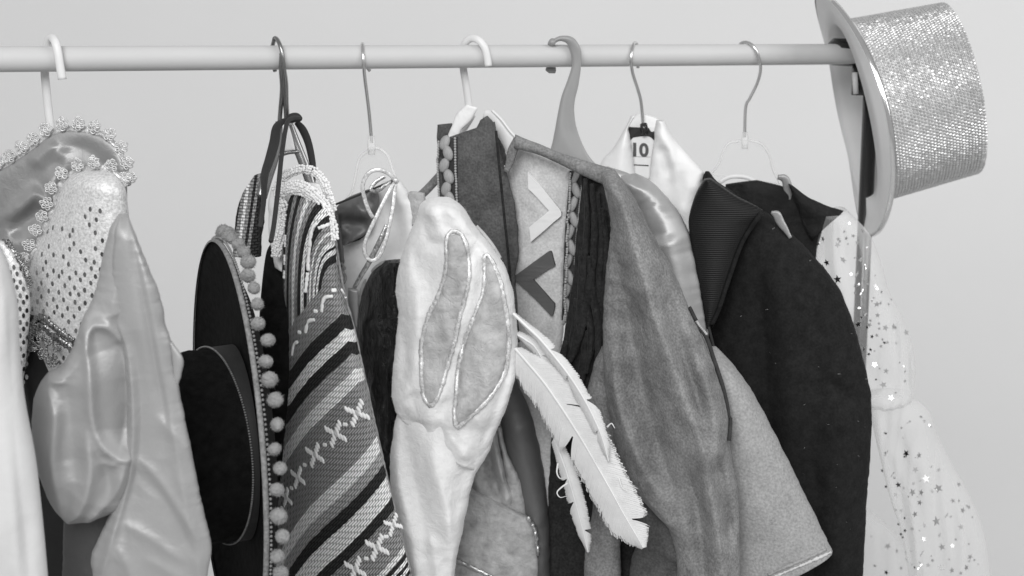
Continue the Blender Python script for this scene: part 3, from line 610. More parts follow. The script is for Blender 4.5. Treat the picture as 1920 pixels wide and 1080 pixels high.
# ================================================================== grey satin robe
pc = Pl(230, 1.13, 82)
robe = thing('satin_robe', 'shiny grey satin robe with a folded puffed sleeve', 'robe', P_(pc, 235, 420))
cape = loft('cape', [(224, 405, 240, 404), (214, 438, 254, 438), (208, 490, 274, 490), (206, 556, 300, 552), (214, 610, 311, 610), (228, 640, 320, 640), (234, 690, 326, 690), (237, 740, 337, 735), (235, 840, 358, 840), (220, 920, 374, 920), (195, 990, 388, 980), (171, 1042, 397, 1030), (174, 1080, 390, 1080), (180, 1180, 400, 1180), (185, 1300, 410, 1300)], pc, M['satin'], robe, th=.020, ends=(.05, 0), p=.30, step=3.,
     ridges=[([(222, 600), (238, 650), (246, 720), (248, 800), (240, 890), (212, 985), (185, 1085)], 7, .010), ([(250, 610), (264, 740), (260, 850), (225, 1000)], 18, -.008), ([(238, 395), (262, 520), (285, 640), (312, 790)], 6, -.005), ([(248, 410), (280, 560), (302, 690), (326, 820), (350, 940)], 8, .004), ([(206, 430), (206, 520), (196, 590)], 8, .004),
             ([(244, 842), (290, 880), (335, 945), (384, 1016)], 7, .0035), ([(250, 870), (300, 915), (340, 985), (372, 1040)], 9, -.0035), ([(225, 968), (275, 990), (345, 1040)], 7, .003), ([(300, 690), (310, 770), (302, 850)], 12, -.003), ([(290, 770), (330, 810), (360, 850)], 8, .0025), ([(210, 1000), (238, 1045), (258, 1110)], 9, .004), ([(325, 860), (352, 960), (375, 1080)], 9, .003), ([(270, 1030), (330, 1065), (370, 1110)], 8, .0025)], noise=[(120, 420, .003, 11)], sharp=.6)
puff = loft('puff_sleeve', [(222, 402, 240, 402, .012), (203, 438, 252, 438, .018), (190, 490, 266, 490, .022), (175, 556, 272, 556, .028), (153, 604, 272, 606, .034), (136, 655, 272, 655, .040), (112, 690, 272, 690, .042), (88, 703, 272, 720, .042), (66, 738, 272, 760, .042), (59, 795, 270, 810, .042), (63, 850, 262, 850, .040), (77, 900, 250, 900, .036), (97, 945, 235, 940, .028), (121, 973, 210, 958, .016)], Pl(160, 1.142, 85), M['satin'], robe, th=.042, ends=(.03, 0), p=.36, step=3.,
     ridges=[([(152, 590), (163, 640), (168, 700), (172, 760), (188, 806), (214, 832), (255, 848)], 7, .014), ([(206, 580), (226, 650), (236, 720), (232, 790), (216, 850)], 32, -.021), ([(146, 622), (172, 598), (205, 604), (238, 645)], 7, .010), ([(236, 395), (222, 470), (214, 540), (200, 600)], 12, .007), ([(245, 410), (240, 500), (236, 590)], 12, -.005), ([(86, 700), (104, 760), (98, 850), (122, 980)], 9, .010), ([(74, 740), (78, 830), (100, 950)], 10, -.004),
             ([(122, 690), (134, 790), (142, 880)], 18, -.010), ([(160, 770), (168, 860), (150, 930), (120, 978)], 8, .011), ([(192, 845), (205, 905), (178, 970)], 10, -.007), ([(236, 845), (212, 905), (160, 972)], 7, .008), ([(170, 600), (150, 655), (120, 692), (84, 706)], 6, .009), ([(200, 850), (225, 842), (250, 846)], 6, .004)], noise=[(110, 320, .003, 21)], sharp=.5)
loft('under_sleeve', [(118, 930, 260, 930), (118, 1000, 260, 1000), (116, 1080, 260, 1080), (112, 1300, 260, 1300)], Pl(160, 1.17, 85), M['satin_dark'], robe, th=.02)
loft('flap', [(316, 640, 322, 640), (316, 665, 344, 672), (318, 700, 340, 705), (322, 730, 334, 722)], Pl(330, 1.12, 80), M['satin'], robe, th=.006)

def ribbon(name, pts, w, plane, mat, parent, th=.0015, n=None, p=.3, step=4., twist=0., **kw):   # flat band along a pixel path
    k = len(pts); w = np.broadcast_to(np.asarray(w, float), (k,)); q = np.asarray(pts, float); t = np.gradient(q, axis=0); t /= np.linalg.norm(t, axis=1)[:, None]
    nn = np.stack([-t[:, 1], t[:, 0]], 1); rows = [(a[0] + m[0] * ww / 2, a[1] + m[1] * ww / 2, a[0] - m[0] * ww / 2, a[1] - m[1] * ww / 2) for a, m, ww in zip(q, nn, w)]
    return loft(name, rows, plane, mat, parent, th=th, p=p, step=step, **kw)
# ================================================================== black sombrero hanging by its cord
sc_ = P_(Pl(426, 1.33, 90), 424, 832)
vd = sc_ - CAM; vd /= np.linalg.norm(vd); rt = np.cross(vd, (0, 0, 1)); rt /= np.linalg.norm(rt)
e_ = R(9.4); sax = -math.cos(e_) * rt - math.sin(e_) * vd; sax[2] = 0; sax /= np.linalg.norm(sax)
somb = thing('sombrero', 'black felt sombrero with grey pompom fringe hanging on edge by its cord', 'hat', sc_ - (0, 0, .19))
br_, dz = .197, .016
Vs, Fs, sa, sb = lathe([(.080, -dz), (.12, -dz), (.16, -dz * .8), (.185, -.004), (br_, 0), (br_ + .001, -.002), (br_ - .002, -.004), (.183, -.008), (.16, -dz * .8 - .005), (.080, -dz - .004)], sc_, sax, 120)
sbrim = link('brim', Vs, Fs, M['black_felt'], somb)
ec = R(21); cax = -math.cos(ec) * rt - math.sin(ec) * vd; cax[2] = 0; cax /= np.linalg.norm(cax)
cc_ = P_(Pl(404, 1.325, 90), 404, 835)
Vs, Fs, ca_, cb_ = lathe([(.0935, -.004), (.0932, .006), (.0925, .02), (.087, .06), (.079, .09), (.066, .108), (.04, .117), (.001, .12)], cc_, cax, 128, lambda r, th: .003 * np.sin(3 * th + 1) * (r < .09))
ang = np.arctan2((Vs - cc_) @ cb_, (Vs - cc_) @ ca_); Vs = Vs + (np.cos(ang)[:, None] * ca_ + np.sin(ang)[:, None] * cb_) * (.0022 * np.sin(5 * ang + 30 * ((Vs - cc_) @ cax)) + .0012 * np.sin(13 * ang))[:, None] * (((Vs - cc_) @ cax) > .008)[:, None]
scrown = link('crown', Vs, Fs, M['black_felt'], somb)
nr_ = 1. if (ca_ @ vd) < 0 else -1.
Vs, Fs, _, _ = lathe([(.0951, -.004), (.0946, .0), (.0942, .0005)], cc_, cax, 128, lambda r, th: np.where(np.full_like(th, r) > .095, -.020 + .017 * nr_ * np.cos(th), 0))
sband = link('hat_band', Vs, Fs, M['ribbon_grey'], scrown)
def ringpts(r, h, a0=0, a1=6.2832, n=100): 
    a = np.linspace(a0, a1, n); return sc_ + r * (np.cos(a)[:, None] * sa + np.sin(a)[:, None] * sb) + h * sax
def crownpts(r, h, n=100):
    a = np.linspace(0, 6.2832, n); return cc_ + r * (np.cos(a)[:, None] * ca_ + np.sin(a)[:, None] * cb_) + h * cax
pr = [sphere_geo(c, (.0012, .0012, .0009), 5, 4) for c in crownpts(.0958, .0, n=240)]
V_, F_ = join(pr); link('metallic_stitching', V_, F_, M['braid'], scrown, kind='stuff')
Vs, Fs, _, _ = lathe([(br_ - .001, .0022), (br_ + .0012, .0018), (br_ + .0016, -.0003), (br_ + .0012, -.0022), (br_ - .001, -.0028)], sc_, sax, 220, lambda r, th: .0006 * np.sin(th * 110)); link('brim_braid', Vs, Fs, M['braid'], sbrim)
pr = [sphere_geo(c, .0013, 5, 4) for c in ringpts(br_ + .0026, -.0035, n=300)]; V_, F_ = join(pr); link('braid_loops', V_, F_, M['braid'], sbrim, kind='stuff')
pm = None
for i in range(68):
    a = (i + .3 + RNG.uniform(-.14, .14)) / 68 * 6.2832; c = sc_ + (br_ + .0070 + RNG.uniform(-.001, .0015)) * (math.cos(a) * sa + math.sin(a) * sb) + (RNG.uniform(-.003, .003) - .011) * sax
    V_, F_ = sphere_geo((0, 0, 0), .0060, 26, 18); V_ = V_ * (1 + RNG.normal(0, .05, (len(V_), 1))) * (1, 1, 1.06)
    if pm is None:
        q_ = RNG.normal(0, 1, (700, 3)); q_ /= np.linalg.norm(q_, axis=1)[:, None]; k0 = len(V_); hv = []; hf = []
        for i_, d_ in enumerate(q_):
            s_ = np.cross(d_, RNG.normal(0, 1, 3)); s_ /= np.linalg.norm(s_); e_2 = d_ + RNG.normal(0, .35, 3); hv += [d_ * .0058 + s_ * .00022, d_ * .0058 - s_ * .00022, d_ * .0058 + e_2 * RNG.uniform(.0006, .0017)]; hf.append((k0 + 3 * i_, k0 + 3 * i_ + 1, k0 + 3 * i_ + 2))
        pm = [link('pompom', np.vstack([V_, hv]) + np.array(somb.location), list(F_) + hf, M['pompom'], sbrim)]; o = pm[0]
    else: o = pm[0].copy(); COL.objects.link(o); o.parent = sbrim
    o.location = c - np.array(somb.location); s = RNG.uniform(.85, 1.12); o.scale = (s * RNG.uniform(.88, 1.08), s * RNG.uniform(.88, 1.08), s); o.rotation_euler = RNG.uniform(0, 6, 3)
knot = hook([(546, 224, .006)])[0]
bt = sc_ + br_ * sb * (1 if sb[2] > 0 else -1)
rimp = lambda da: sc_ + br_ * (sb * math.cos(da) * (1 if sb[2] > 0 else -1) + sa * math.sin(da) * (-1 if (sa @ vd) > 0 else 1))
def toplace(q):                              # where a point falls in the photograph
    v = np.asarray(q) - CAM; f = v[1] * math.cos(PITCH) - v[2] * math.sin(PITCH); u = v[1] * math.sin(PITCH) + v[2] * math.cos(PITCH); return np.array([960 + F * v[0] / f, 540 - F * u / f])
def rim_near(x, y): return min((rimp(a) for a in np.linspace(-1.2, 1.2, 241)), key=lambda q: np.hypot(*(toplace(q) - (x, y))))
def hangpath(pts, y0, end):                  # a cord that falls from the hanger (distance y0) to a point on the brim
    n = len(pts); return np.array([P_(Pl(x, y0 + (end[1] - y0) * (i / n) ** 1.2, 90), x, y) for i, (x, y) in enumerate(pts)] + [end])
tube('chin_cord', hangpath([(560, 221), (552, 221), (540, 227), (535, 245), (531, 270), (527, 300), (523, 340), (518, 385), (513, 425)], 1.485, P_(Pl(508, rim_near(486, 470)[1], 90), 508, 452)), .0023, M['ribbon_grey'], somb, n=8, res=80)
tube('chin_cord', hangpath([(548, 222), (530, 228), (519, 240), (514, 268), (505, 300), (497, 325), (495, 350), (494, 380), (491, 405)], 1.485, P_(Pl(488, rim_near(480, 440)[1], 90), 488, 425)), [.002, .003, .0046, .005, .0046, .004, .003, .0025, .0022, .002], M['ribbon_grey'], somb, n=8, flat=.5, res=80)
tube('cord_knot', hook([(536, 226, .012), (546, 222, .014), (556, 220, .013), (563, 223, .010)]), [.003, .005, .0048, .003], M['ribbon_grey'], somb, n=10, res=16)
tube('cord_strap', hook([(556, 229, .002), (568, 244, .0), (578, 268, -.002), (585, 300, -.002), (587, 325, .0), (585, 350, .0)]), [.003, .0042, .004, .0036, .0034, .003], M['ribbon_grey'], somb, n=8, flat=.45, res=40)
fuzz('felt_fibres', scrown, M['black_felt'], scrown, 60000, .0022, .00012, 3)
# ================================================================== striped woven poncho
pe = Pl(560, 1.445, 66)
pon = thing('striped_poncho', 'coarse woven striped poncho with white cross stitches and crochet neck', 'poncho', P_(pe, 580, 350))
yr = np.array([(-40, 940), (0, 760), (40, 590), (60, 515), (100, 412), (160, 312), (220, 230), (245, 205), (300, 148), (350, 103), (400, 57), (460, 0), (550, -90), (640, -170), (760, -270), (900, -380)], float)
def stripeco(X, Y):
    zx = (X - 500) * 2.7; zy = (Y - 680) * 2.7; w = zy - np.interp(zx, yr[:, 0], yr[:, 1])
    y1 = (Y - 300) * 2.7; fold = np.clip(zx - (385 + (y1 - 790) * .25), 0, None) * (y1 < 1500) * np.clip((1300 - y1) / 300, 0, 1); w = w - fold * 1.7
    rx = np.clip(345 - zx, 0, None); ry = np.clip((720 - y1) * .345, 0, None)
    r = (rx ** 2.6 + ry ** 2.6) ** (1 / 2.6)
    up = w < -560
    return np.where(up, -2000 - 2 * r, w)
pon_uv = {'stripe': lambda X, Y: np.stack([stripeco(X, Y), 0 * X], 1),
          'weave': lambda X, Y: np.stack([(X - 500) * .8 + 0 * Y, (Y - 680) - np.interp((X - 500) * 2.7, yr[:, 0], yr[:, 1]) / 2.7], 1)}
pan = loft('front_panel', [(545, 366, 606, 368), (538, 390, 621, 392), (532, 440, 627, 450), (529, 520, 641, 540), (540, 600, 662, 610), (542, 660, 676, 668), (540, 740, 693, 745), (530, 850, 716, 850), (520, 960, 743, 960), (511, 1080, 775, 1080), (500, 1200, 810, 1200), (490, 1300, 838, 1300)], pe, M['poncho'], pon, th=.030, p=.42, step=3.0, ends=(.06, 0), uvs=pon_uv,
     ridges=[([(560, 380), (555, 500), (560, 600)], 14, .006), ([(545, 440), (540, 540), (552, 600)], 8, -.006), ([(600, 380), (618, 480), (640, 600), (680, 760)], 16, .005), ([(575, 420), (585, 560), (560, 700)], 22, -.004)])
def cross(x, y, s=1., dot=False, ang=0.):
    p_, n_ = pan.at(x, y, .0006); f = frame(n_); parts = []; ca, sa_ = math.cos(ang), math.sin(ang)
    if dot:
        for k in (-.5, .5): parts.append(sphere_geo(p_ + f[0] * .0011 * k * 2 * s, (.0019 * s, .0024 * s, .001), 6, 4, f))
    else:
        for sgn in (1, -1):
            for k in np.linspace(-1, 1, 7):      # a slanted satin stitch bar, stitch by stitch
                d = (np.array([.0105 * k, -.0028 * k * 1]) if sgn > 0 else np.array([.0034 * k, .0115 * k])) * s
                d = np.array([d[0] * ca - d[1] * sa_, d[0] * sa_ + d[1] * ca])
                q = f.copy(); r_ = .5; q2 = np.array([f[0] * math.cos(r_) + f[1] * math.sin(r_), -f[0] * math.sin(r_) + f[1] * math.cos(r_), f[2]])
                parts.append(sphere_geo(p_ + f[0] * d[0] + f[1] * d[1], (.0019 * s, .0044 * s, .0012), 6, 4, q2))
    V_, F_ = join(parts); link('stitch_dot' if dot else 'cross_stitch', V_, F_, M['yarn_white'], pan.o)
z2 = lambda X, Y: (500 + X / 2.7, 680 + Y / 2.7)
for X, Y, s in ((458, 255, 1.05), (350, 360, 1.05), (245, 467, 1.0), (160, 580, .9), (101, 682, .85), (62, 785, .6), (640, 820, .85), (560, 935, 1.05), (450, 1045, 1.05)): cross(*z2(X, Y), s, ang=-.1)
for X, Y in ((398, 312), (296, 415), (194, 517), (128, 634), (80, 735), (605, 880), (505, 990)): cross(*z2(X, Y), 1.0, True)
z1 = lambda X, Y: (500 + X / 2.7, 300 + Y / 2.7)
for X, Y in ((250, 765), (168, 872), (340, 660)): cross(*z1(X, Y), 1.0, True)
def stitch_run(pts, r=3.0):
    trim('yarn_float', pan, [z1(*q) for q in pts], r, M['yarn_white'], pan.o, lift=.0006, n=14, wob=.3, flat=.5, nseg=6)
for pts in ([(335, 690), (300, 695), (285, 720), (280, 770)], [(245, 808), (215, 815), (205, 840), (198, 875)], [(160, 920), (140, 935), (130, 990)], [(375, 655), (390, 680), (400, 700)],
            [(255, 320), (235, 340), (222, 390), (218, 440)], [(315, 325), (290, 335), (262, 345)], [(218, 440), (210, 520), (212, 560)], [(208, 570), (200, 640), (196, 670)], [(98, 380), (95, 440)], [(93, 480), (92, 530)], [(92, 560), (90, 600)]): stitch_run(pts, 3.4)
trim('selvedge', pan, [(622, 395), (632, 470), (648, 560), (663, 612), (690, 735), (714, 845), (741, 957), (771, 1075)], 3.0, M['braid'], pon, lift=.0, n=90, wob=.3)
# crochet neckline: two ribbed bands of knots
def knotband(name, pts, w, plane, dy, mat, rows=4, n=40):
    q = crom(pts, n); t = np.gradient(q, axis=0); t /= np.linalg.norm(t, axis=1)[:, None]; parts = []
    for i in range(n):
        for j in range(rows):
            s = (j / (rows - 1) - .5) * w; x, y = q[i, 0] - t[i, 1] * s, q[i, 1] + t[i, 0] * s
            c = P_(plane, x, y, dy + .004 * math.cos((j / (rows - 1) - .5) * 2.6)); k = c[1] / F
            parts.append(sphere_geo(c + RNG.normal(0, .0004, 3), np.array([3.3, 3.0, w / rows * .85]) * k, 6, 4))
    V_, F_ = join(parts); link(name, V_, F_, mat, pon)
knotband('crochet_edge', [(521, 350), (527, 336), (543, 325), (563, 318), (584, 320), (600, 332), (611, 352), (618, 376), (622, 395)], 13, pe, -.004, M['crochet'])
knotband('crochet_band', [(524, 352), (540, 352), (562, 348), (580, 356), (597, 369), (611, 388), (620, 412), (625, 445)], 22, pe, .012, M['crochet'], 6, 52)
knotband('crochet_side', [(522, 352), (527, 370), (535, 395), (532, 425), (522, 462), (520, 478)], 14, pe, .006, M['crochet'], 4, 34)
loft('white_lining', [(508, 352, 545, 352), (503, 390, 548, 385), (503, 430, 545, 430), (508, 470, 536, 480), (515, 500, 535, 510)], Pl(525, 1.475, 70), M['cotton'], pon, th=.012, noise=[(30, 60, .003, 4)])
loft('white_lining', [(578, 342, 606, 345), (580, 360, 616, 372), (590, 380, 620, 396)], Pl(595, 1.45, 70), M['cotton'], pon, th=.008)
loft('back_panel', [(476, 330, 492, 325), (462, 352, 496, 345), (450, 372, 498, 375), (443, 400, 496, 410), (438, 440, 492, 440), (436, 480, 490, 480)], Pl(470, 1.53, 75), M['poncho'], pon, th=.012,
     uvs={'stripe': lambda X, Y: np.stack([-2000 - 2 * (150 + (X - 440 + (Y - 330) * .15) * 2.2), 0 * X], 1), 'weave': pon_uv['weave']})
loft('dark_gap_sheet', [(510, 452, 526, 452), (497, 485, 536, 480), (486, 600, 548, 600), (484, 760, 548, 760), (480, 900, 545, 900), (475, 1300, 545, 1300)], Pl(520, 1.50, 75), M['black_felt'], pon, th=.012)  # black sheet standing in for the shade between sombrero and poncho
# ================================================================== white blouse with metallic ribbon ties
pf = Pl(700, 1.525, 72)
blo = thing('white_blouse', 'white satin blouse with dark lining and silver ribbon bow ties', 'blouse', P_(pf, 730, 360))
bm_ = loft('bodice', [(716, 342, 752, 340), (694, 380, 775, 372), (668, 425, 790, 410), (634, 462, 800, 458), (634, 520, 800, 520), (642, 600, 800, 600), (655, 720, 800, 720), (680, 860, 800, 860)], pf, M['white_satin'], blo, th=.018, p=.4,
     ridges=[([(740, 350), (765, 420), (780, 480)], 10, .006), ([(735, 370), (748, 450), (735, 500)], 14, -.005), ([(660, 480), (690, 520), (700, 560)], 14, .005), ([(765, 365), (785, 410)], 8, .004)])
dl = loft('dark_lining', [(688, 356, 708, 356), (650, 372, 712, 382), (628, 392, 704, 402), (626, 420, 698, 425), (630, 450, 690, 436), (634, 460, 660, 453)], Pl(665, 1.508, 74), M['satin_dark'], blo, th=.012, p=.4,
     ridges=[([(640, 390), (665, 400), (690, 385)], 8, .006), ([(665, 372), (690, 405)], 6, .006), ([(640, 415), (690, 415)], 9, -.008)], noise=[(40, 40, .0025, 8)])
trim('piping', bm_, [(630, 464), (645, 457), (668, 452), (688, 440), (702, 424)], 4.2, M['satin_mid'], blo, lift=.008, n=30)
loft('facing', [(626, 400, 634, 400), (627, 430, 640, 430), (632, 470, 645, 475), (638, 500, 645, 500)], Pl(636, 1.50, 74), M['satin_dark'], blo, th=.006)
pr_ = Pl(710, 1.475, 80)
def rib(name, pts, r, mat, flat=.35, res=60): tube(name, [P_(pr_, x, y, d) for x, y, d in pts], np.array(r) * 1.48 / F if np.ndim(r) else r * 1.48 / F, mat, blo, n=8, flat=flat, res=res)
rib('ribbon_loop', [(741, 336, 0), (728, 324, .004), (711, 317, .008), (693, 323, .010), (682, 345, .010), (685, 370, .008), (692, 392, .006), (700, 408, .003)], 3.9, M['glitter'], .25)
rib('ribbon_loop', [(741, 336, 0), (724, 345, .012), (716, 352, .014), (704, 357, .012), (697, 352, .010), (706, 340, .006), (722, 330, .003)], 3.6, M['glitter_dark'])
rib('ribbon_loop', [(741, 338, .002), (729, 360, .010), (711, 397, .016), (694, 433, .018), (686, 460, .018), (692, 480, .016), (704, 484, .014), (716, 472, .012), (727, 440, .010), (737, 390, .006), (742, 342, .002)], 3.7, M['glitter'], .25)
rib('ribbon_tail', [(727, 420, .006), (716, 445, .008), (706, 465, .008), (693, 490, .008), (678, 515, .006), (663, 542, .004)], [4.6, 5.0, 5.0, 4.8, 4.4, 4.0], M['glitter_dark'])
rib('drawstring', [(744, 336, 0), (720, 345, .004), (690, 358, .006), (655, 372, .006), (622, 386, .004)], 2.0, M['ribbon_grey'], 1.0)
rib('ribbon_knot', [(738, 333, .003), (742, 337, .005), (747, 340, .003)], [3.5, 5.0, 3.0], M['glitter'], .8, 10)
sp = [(640 + (7 - 5 * i / 20) * math.cos(i * .5), 500 + (9 - 6 * i / 20) * math.sin(i * .5), .0) for i in range(20)]
rib('thread_curl', sp, 2.2, M['braid'], .7)
rib('thread_curl', [(642, 508, 0), (648, 520, .002), (644, 530, .002), (638, 524, 0)], 3.0, M['braid'], .7)
loft('ribbon_end', [(652, 540, 672, 544), (653, 565, 673, 570), (658, 590, 672, 595), (664, 612, 670, 614)], Pl(662, 1.472, 80), M['satin_mid'], blo, th=.004)
# ================================================================== black crushed velvet bodice
pp = Pl(710, 1.505, 80)
vel = thing('velvet_bodice', 'black crushed velvet bodice with corded edge beside the poncho', 'bodice', P_(pp, 720, 500))
vb = loft('bodice', [(722, 488, 775, 484), (700, 506, 780, 506), (684, 535, 782, 532), (674, 570, 782, 570), (667, 640, 782, 640), (678, 720, 778, 720), (700, 830, 770, 830), (700, 960, 770, 960), (700, 1300, 770, 1300)], pp, M['plaid'], vel, th=.022, p=.45,
     ridges=[([(690, 600), (740, 610)], 5, .003), ([(715, 510), (712, 700)], 5, .003), ([(735, 500), (735, 760)], 5, .003), ([(680, 660), (740, 650)], 6, -.003), ([(690, 700), (720, 780)], 7, .004)], noise=[(26, 60, .0018, 14), (9, 30, .0012, 15)], step=2.5)
trim('corded_edge', vb, [(674, 572), (681, 538), (698, 509), (722, 491), (750, 483)], 4.6, M['velvet_grey'], vel, lift=.0, n=34)

# ================================================================== white rabbit costume
pg = Pl(850, 1.450, 78)
rab = thing('rabbit_costume', 'white crushed velvet rabbit hood with grey lined ears folded down', 'costume', P_(pg, 850, 420))
body = loft('body', [(745, 772, 930, 780), (734, 830, 922, 835), (730, 875, 896, 880), (732, 930, 884, 915), (735, 990, 868, 990), (738, 1050, 855, 1050), (740, 1150, 845, 1150), (742, 1300, 838, 1300)], Pl(830, 1.455, 80), M['velvet_white'], rab, th=.035, p=.5,
     ridges=[([(760, 790), (776, 880), (802, 1000), (818, 1140)], 16, -.010), ([(795, 800), (832, 900), (845, 1000)], 18, .006), ([(745, 790), (748, 880), (770, 980), (785, 1080)], 11, .006), ([(880, 800), (868, 880), (850, 960)], 12, -.006), ([(800, 960), (815, 1060), (818, 1160)], 8, .006)], noise=[(60, 200, .004, 31)], sharp=.45)
hood = loft('hood', [(806, 370, 842, 370), (789, 384, 868, 388), (777, 415, 890, 422), (760, 455, 922, 462), (748, 495, 946, 497), (742, 540, 961, 542), (747, 592, 968, 602), (740, 660, 970, 665), (734, 728, 962, 722), (739, 762, 947, 768), (747, 778, 930, 808, .036), (757, 789, 894, 879, .030)], pg, M['velvet_white'], rab, th=.045, ends=(.07, 0), p=.42,
     ridges=[([(905, 455), (893, 540), (868, 620), (846, 690), (828, 770), (815, 860)], 9, -.012), ([(893, 470), (880, 560), (858, 640), (835, 720), (815, 800)], 9, .005), ([(797, 395), (800, 430), (812, 446), (835, 440)], 8, -.006), ([(865, 400), (885, 430), (925, 490)], 9, .004),
             ([(760, 480), (770, 560), (760, 640)], 14, .004), ([(778, 440), (790, 520), (785, 580)], 16, -.004), ([(740, 765), (770, 770), (800, 795)], 9, -.006), ([(820, 376), (835, 410), (880, 440), (905, 470)], 7, -.006), ([(850, 380), (878, 410), (915, 460), (945, 520)], 7, .005), ([(768, 470), (782, 560), (776, 660), (760, 740)], 9, .007), ([(755, 600), (765, 690), (785, 770)], 9, -.006), ([(955, 660), (930, 750), (900, 830)], 8, -.006), ([(820, 760), (850, 810), (885, 850)], 7, .006)], noise=[(55, 90, .0035, 33)], sharp=.4)
ear1 = [(840, 442, 862, 437), (838, 490, 877, 480), (834, 520, 879, 518), (820, 560, 872, 560), (803, 595, 861, 600), (791, 640, 852, 640), (790, 690, 838, 690), (795, 738, 822, 742), (804, 758, 811, 758)]
ear2 = [(909, 484, 915, 480), (910, 520, 934, 520), (906, 552, 944, 565), (893, 585, 951, 610), (876, 630, 953, 645), (863, 680, 946, 692), (856, 738, 924, 735), (853, 775, 893, 770), (856, 798, 862, 796)]
for i, er in enumerate((ear1, ear2)):
    ov = overlay('ear_lining', hood, er, M['velvet_grey'], rab, lift=.0006, pillow=.003)
    out = [(a, b) for a, b, c, d in er] + [(c, d) for a, b, c, d in er[::-1]]
    P, Nn = on(hood, out, .0018, 150, True); r = 4.3 * np.linalg.norm(P - CAM, axis=1) / F * (1 + .25 * RNG.uniform(-1, 1, len(P)))
    V_, F_ = tube_geo(P, r, 7, .45, Nn * .3 + Nn.mean(0) * .7, True); link('glitter_trim', V_, F_, M['glitter'], ov.o)
trim('grey_piping', hood, [(893, 424), (908, 440), (925, 462), (938, 484)], 3.4, M['velvet_grey'], rab, lift=.001, n=24)
loft('collar', [(768, 359, 796, 362), (760, 374, 798, 376), (761, 395, 792, 396), (768, 424, 782, 418)], Pl(780, 1.50, 76), M['velvet_grey'], rab, th=.008)
fuzz('pile', hood.o, M['velvet_white'], hood.o, 90000, .0016, .00016, 5); fuzz('pile', body.o, M['velvet_white'], body.o, 60000, .0016, .00016, 6)
# ================================================================== grey velvet waistcoat and satin beside the rabbit
ph = Pl(930, 1.515, 78)
wai = thing('velvet_waistcoat', 'pale grey velvet waistcoat corner edged with glitter piping', 'waistcoat', P_(ph, 920, 930))
wp = loft('panel', [(850, 897, 990, 970), (845, 930, 1003, 1000), (840, 1000, 1009, 1065), (836, 1080, 1012, 1150), (830, 1300, 1014, 1330)], ph, M['velvet_pale'], wai, th=.014, p=.35, noise=[(80, 120, .002, 41)])
trim('glitter_piping', wp, [(870, 910), (890, 921), (920, 937), (960, 957), (984, 969), (997, 984), (1004, 1010), (1007, 1040)], 4.6, M['glitter_dark'], wai, lift=.0015, n=70, wob=.15)
trim('glitter_piping', wp, [(846, 1046), (870, 1056), (900, 1070), (935, 1087)], 4.2, M['glitter_dark'], wai, lift=.0015, n=30, wob=.15)
loft('crumpled_edge', [(905, 780, 935, 770), (890, 840, 938, 830), (880, 890, 950, 890), (878, 930, 968, 930), (880, 960, 985, 980)], Pl(930, 1.528, 80), M['velvet_pale'], wai, th=.014,
     ridges=[([(925, 805), (932, 850), (945, 890), (948, 940)], 6, .012), ([(915, 820), (922, 880), (938, 930)], 7, -.012), ([(890, 880), (905, 930)], 7, .006)], noise=[(24, 40, .003, 9)])
loft('crumpled_edge', [(930, 800, 940, 800), (940, 850, 952, 850), (946, 890, 975, 900), (950, 930, 984, 940), (950, 980, 990, 980)], Pl(950, 1.522, 80), M['velvet_pale'], wai, th=.008)
ps = Pl(990, 1.545, 78)
sas = thing('satin_gown', 'narrow fall of a dark grey satin gown hanging between velvet waistcoat and white feathers', 'gown', P_(ps, 985, 760))
loft('skirt', [(940, 660, 960, 655), (935, 720, 972, 722), (930, 780, 995, 772), (934, 850, 1014, 850), (946, 920, 1025, 930), (958, 990, 1031, 1010), (960, 1080, 1032, 1080), (960, 1300, 1034, 1300)], ps, M['satin_dark'], sas, th=.03, ends=(.1, 0), ridges=[([(960, 760), (985, 850), (1010, 960), (1020, 1080)], 14, .006), ([(945, 830), (965, 930), (985, 1050)], 12, -.006)])
# ================================================================== suede tunic with chevrons and fringe
pi_ = Pl(950, 1.56, 72)
tun = thing('suede_tunic', 'suede tunic with pale chest, chevron patches, braided trim and black fringe', 'tunic', P_(pi_, 970, 300))
loft('back_yoke', [(820, 234, 848, 231), (820, 262, 848, 260), (822, 330, 850, 330)], Pl(835, 1.615, 80), M['suede_dark'], tun, th=.004, p=.2)
fpn = loft('front_flap', [(823, 264, 928, 228, .006), (823, 300, 938, 283), (823, 340, 953, 335), (823, 380, 965, 378), (825, 430, 971, 430), (830, 480, 972, 480), (840, 530, 966, 522), (850, 640, 975, 640)], Pl(880, 1.56, 74), M['suede_dark'], tun, th=.010, p=.25, noise=[(60, 100, .0012, 51)])
loft('flap_point', [(900, 226, 914, 217), (893, 240, 926, 230), (880, 256, 932, 248), (878, 280, 934, 278)], Pl(880, 1.565, 74), M['suede_dark'], tun, th=.008, p=.3)
loft('neck_loop', [(874, 196, 896, 202), (858, 212, 884, 226), (846, 236, 866, 244), (836, 262, 858, 268)], Pl(865, 1.575, 78), M['cotton'], tun, th=.003, p=.2)
loft('neck_facing', [(918, 228, 934, 230), (924, 250, 940, 258), (934, 275, 950, 290), (940, 305, 958, 320)], Pl(935, 1.60, 76), M['suede_dark'], tun, th=.003, p=.2)
chest = loft('chest', [(966, 272, 1078, 318), (955, 300, 1075, 342), (947, 335, 1068, 382), (948, 400, 1064, 430), (952, 480, 1060, 500), (952, 560, 1058, 570), (956, 640, 1054, 650), (962, 760, 1050, 760), (960, 1300, 1060, 1300)], Pl(1000, 1.565, 72), M['fleece'], tun, th=.020, p=.35, noise=[(90, 120, .0022, 52)], ridges=[([(975, 480), (1010, 450), (1050, 440)], 14, -.004), ([(980, 590), (1040, 600)], 18, .003)])
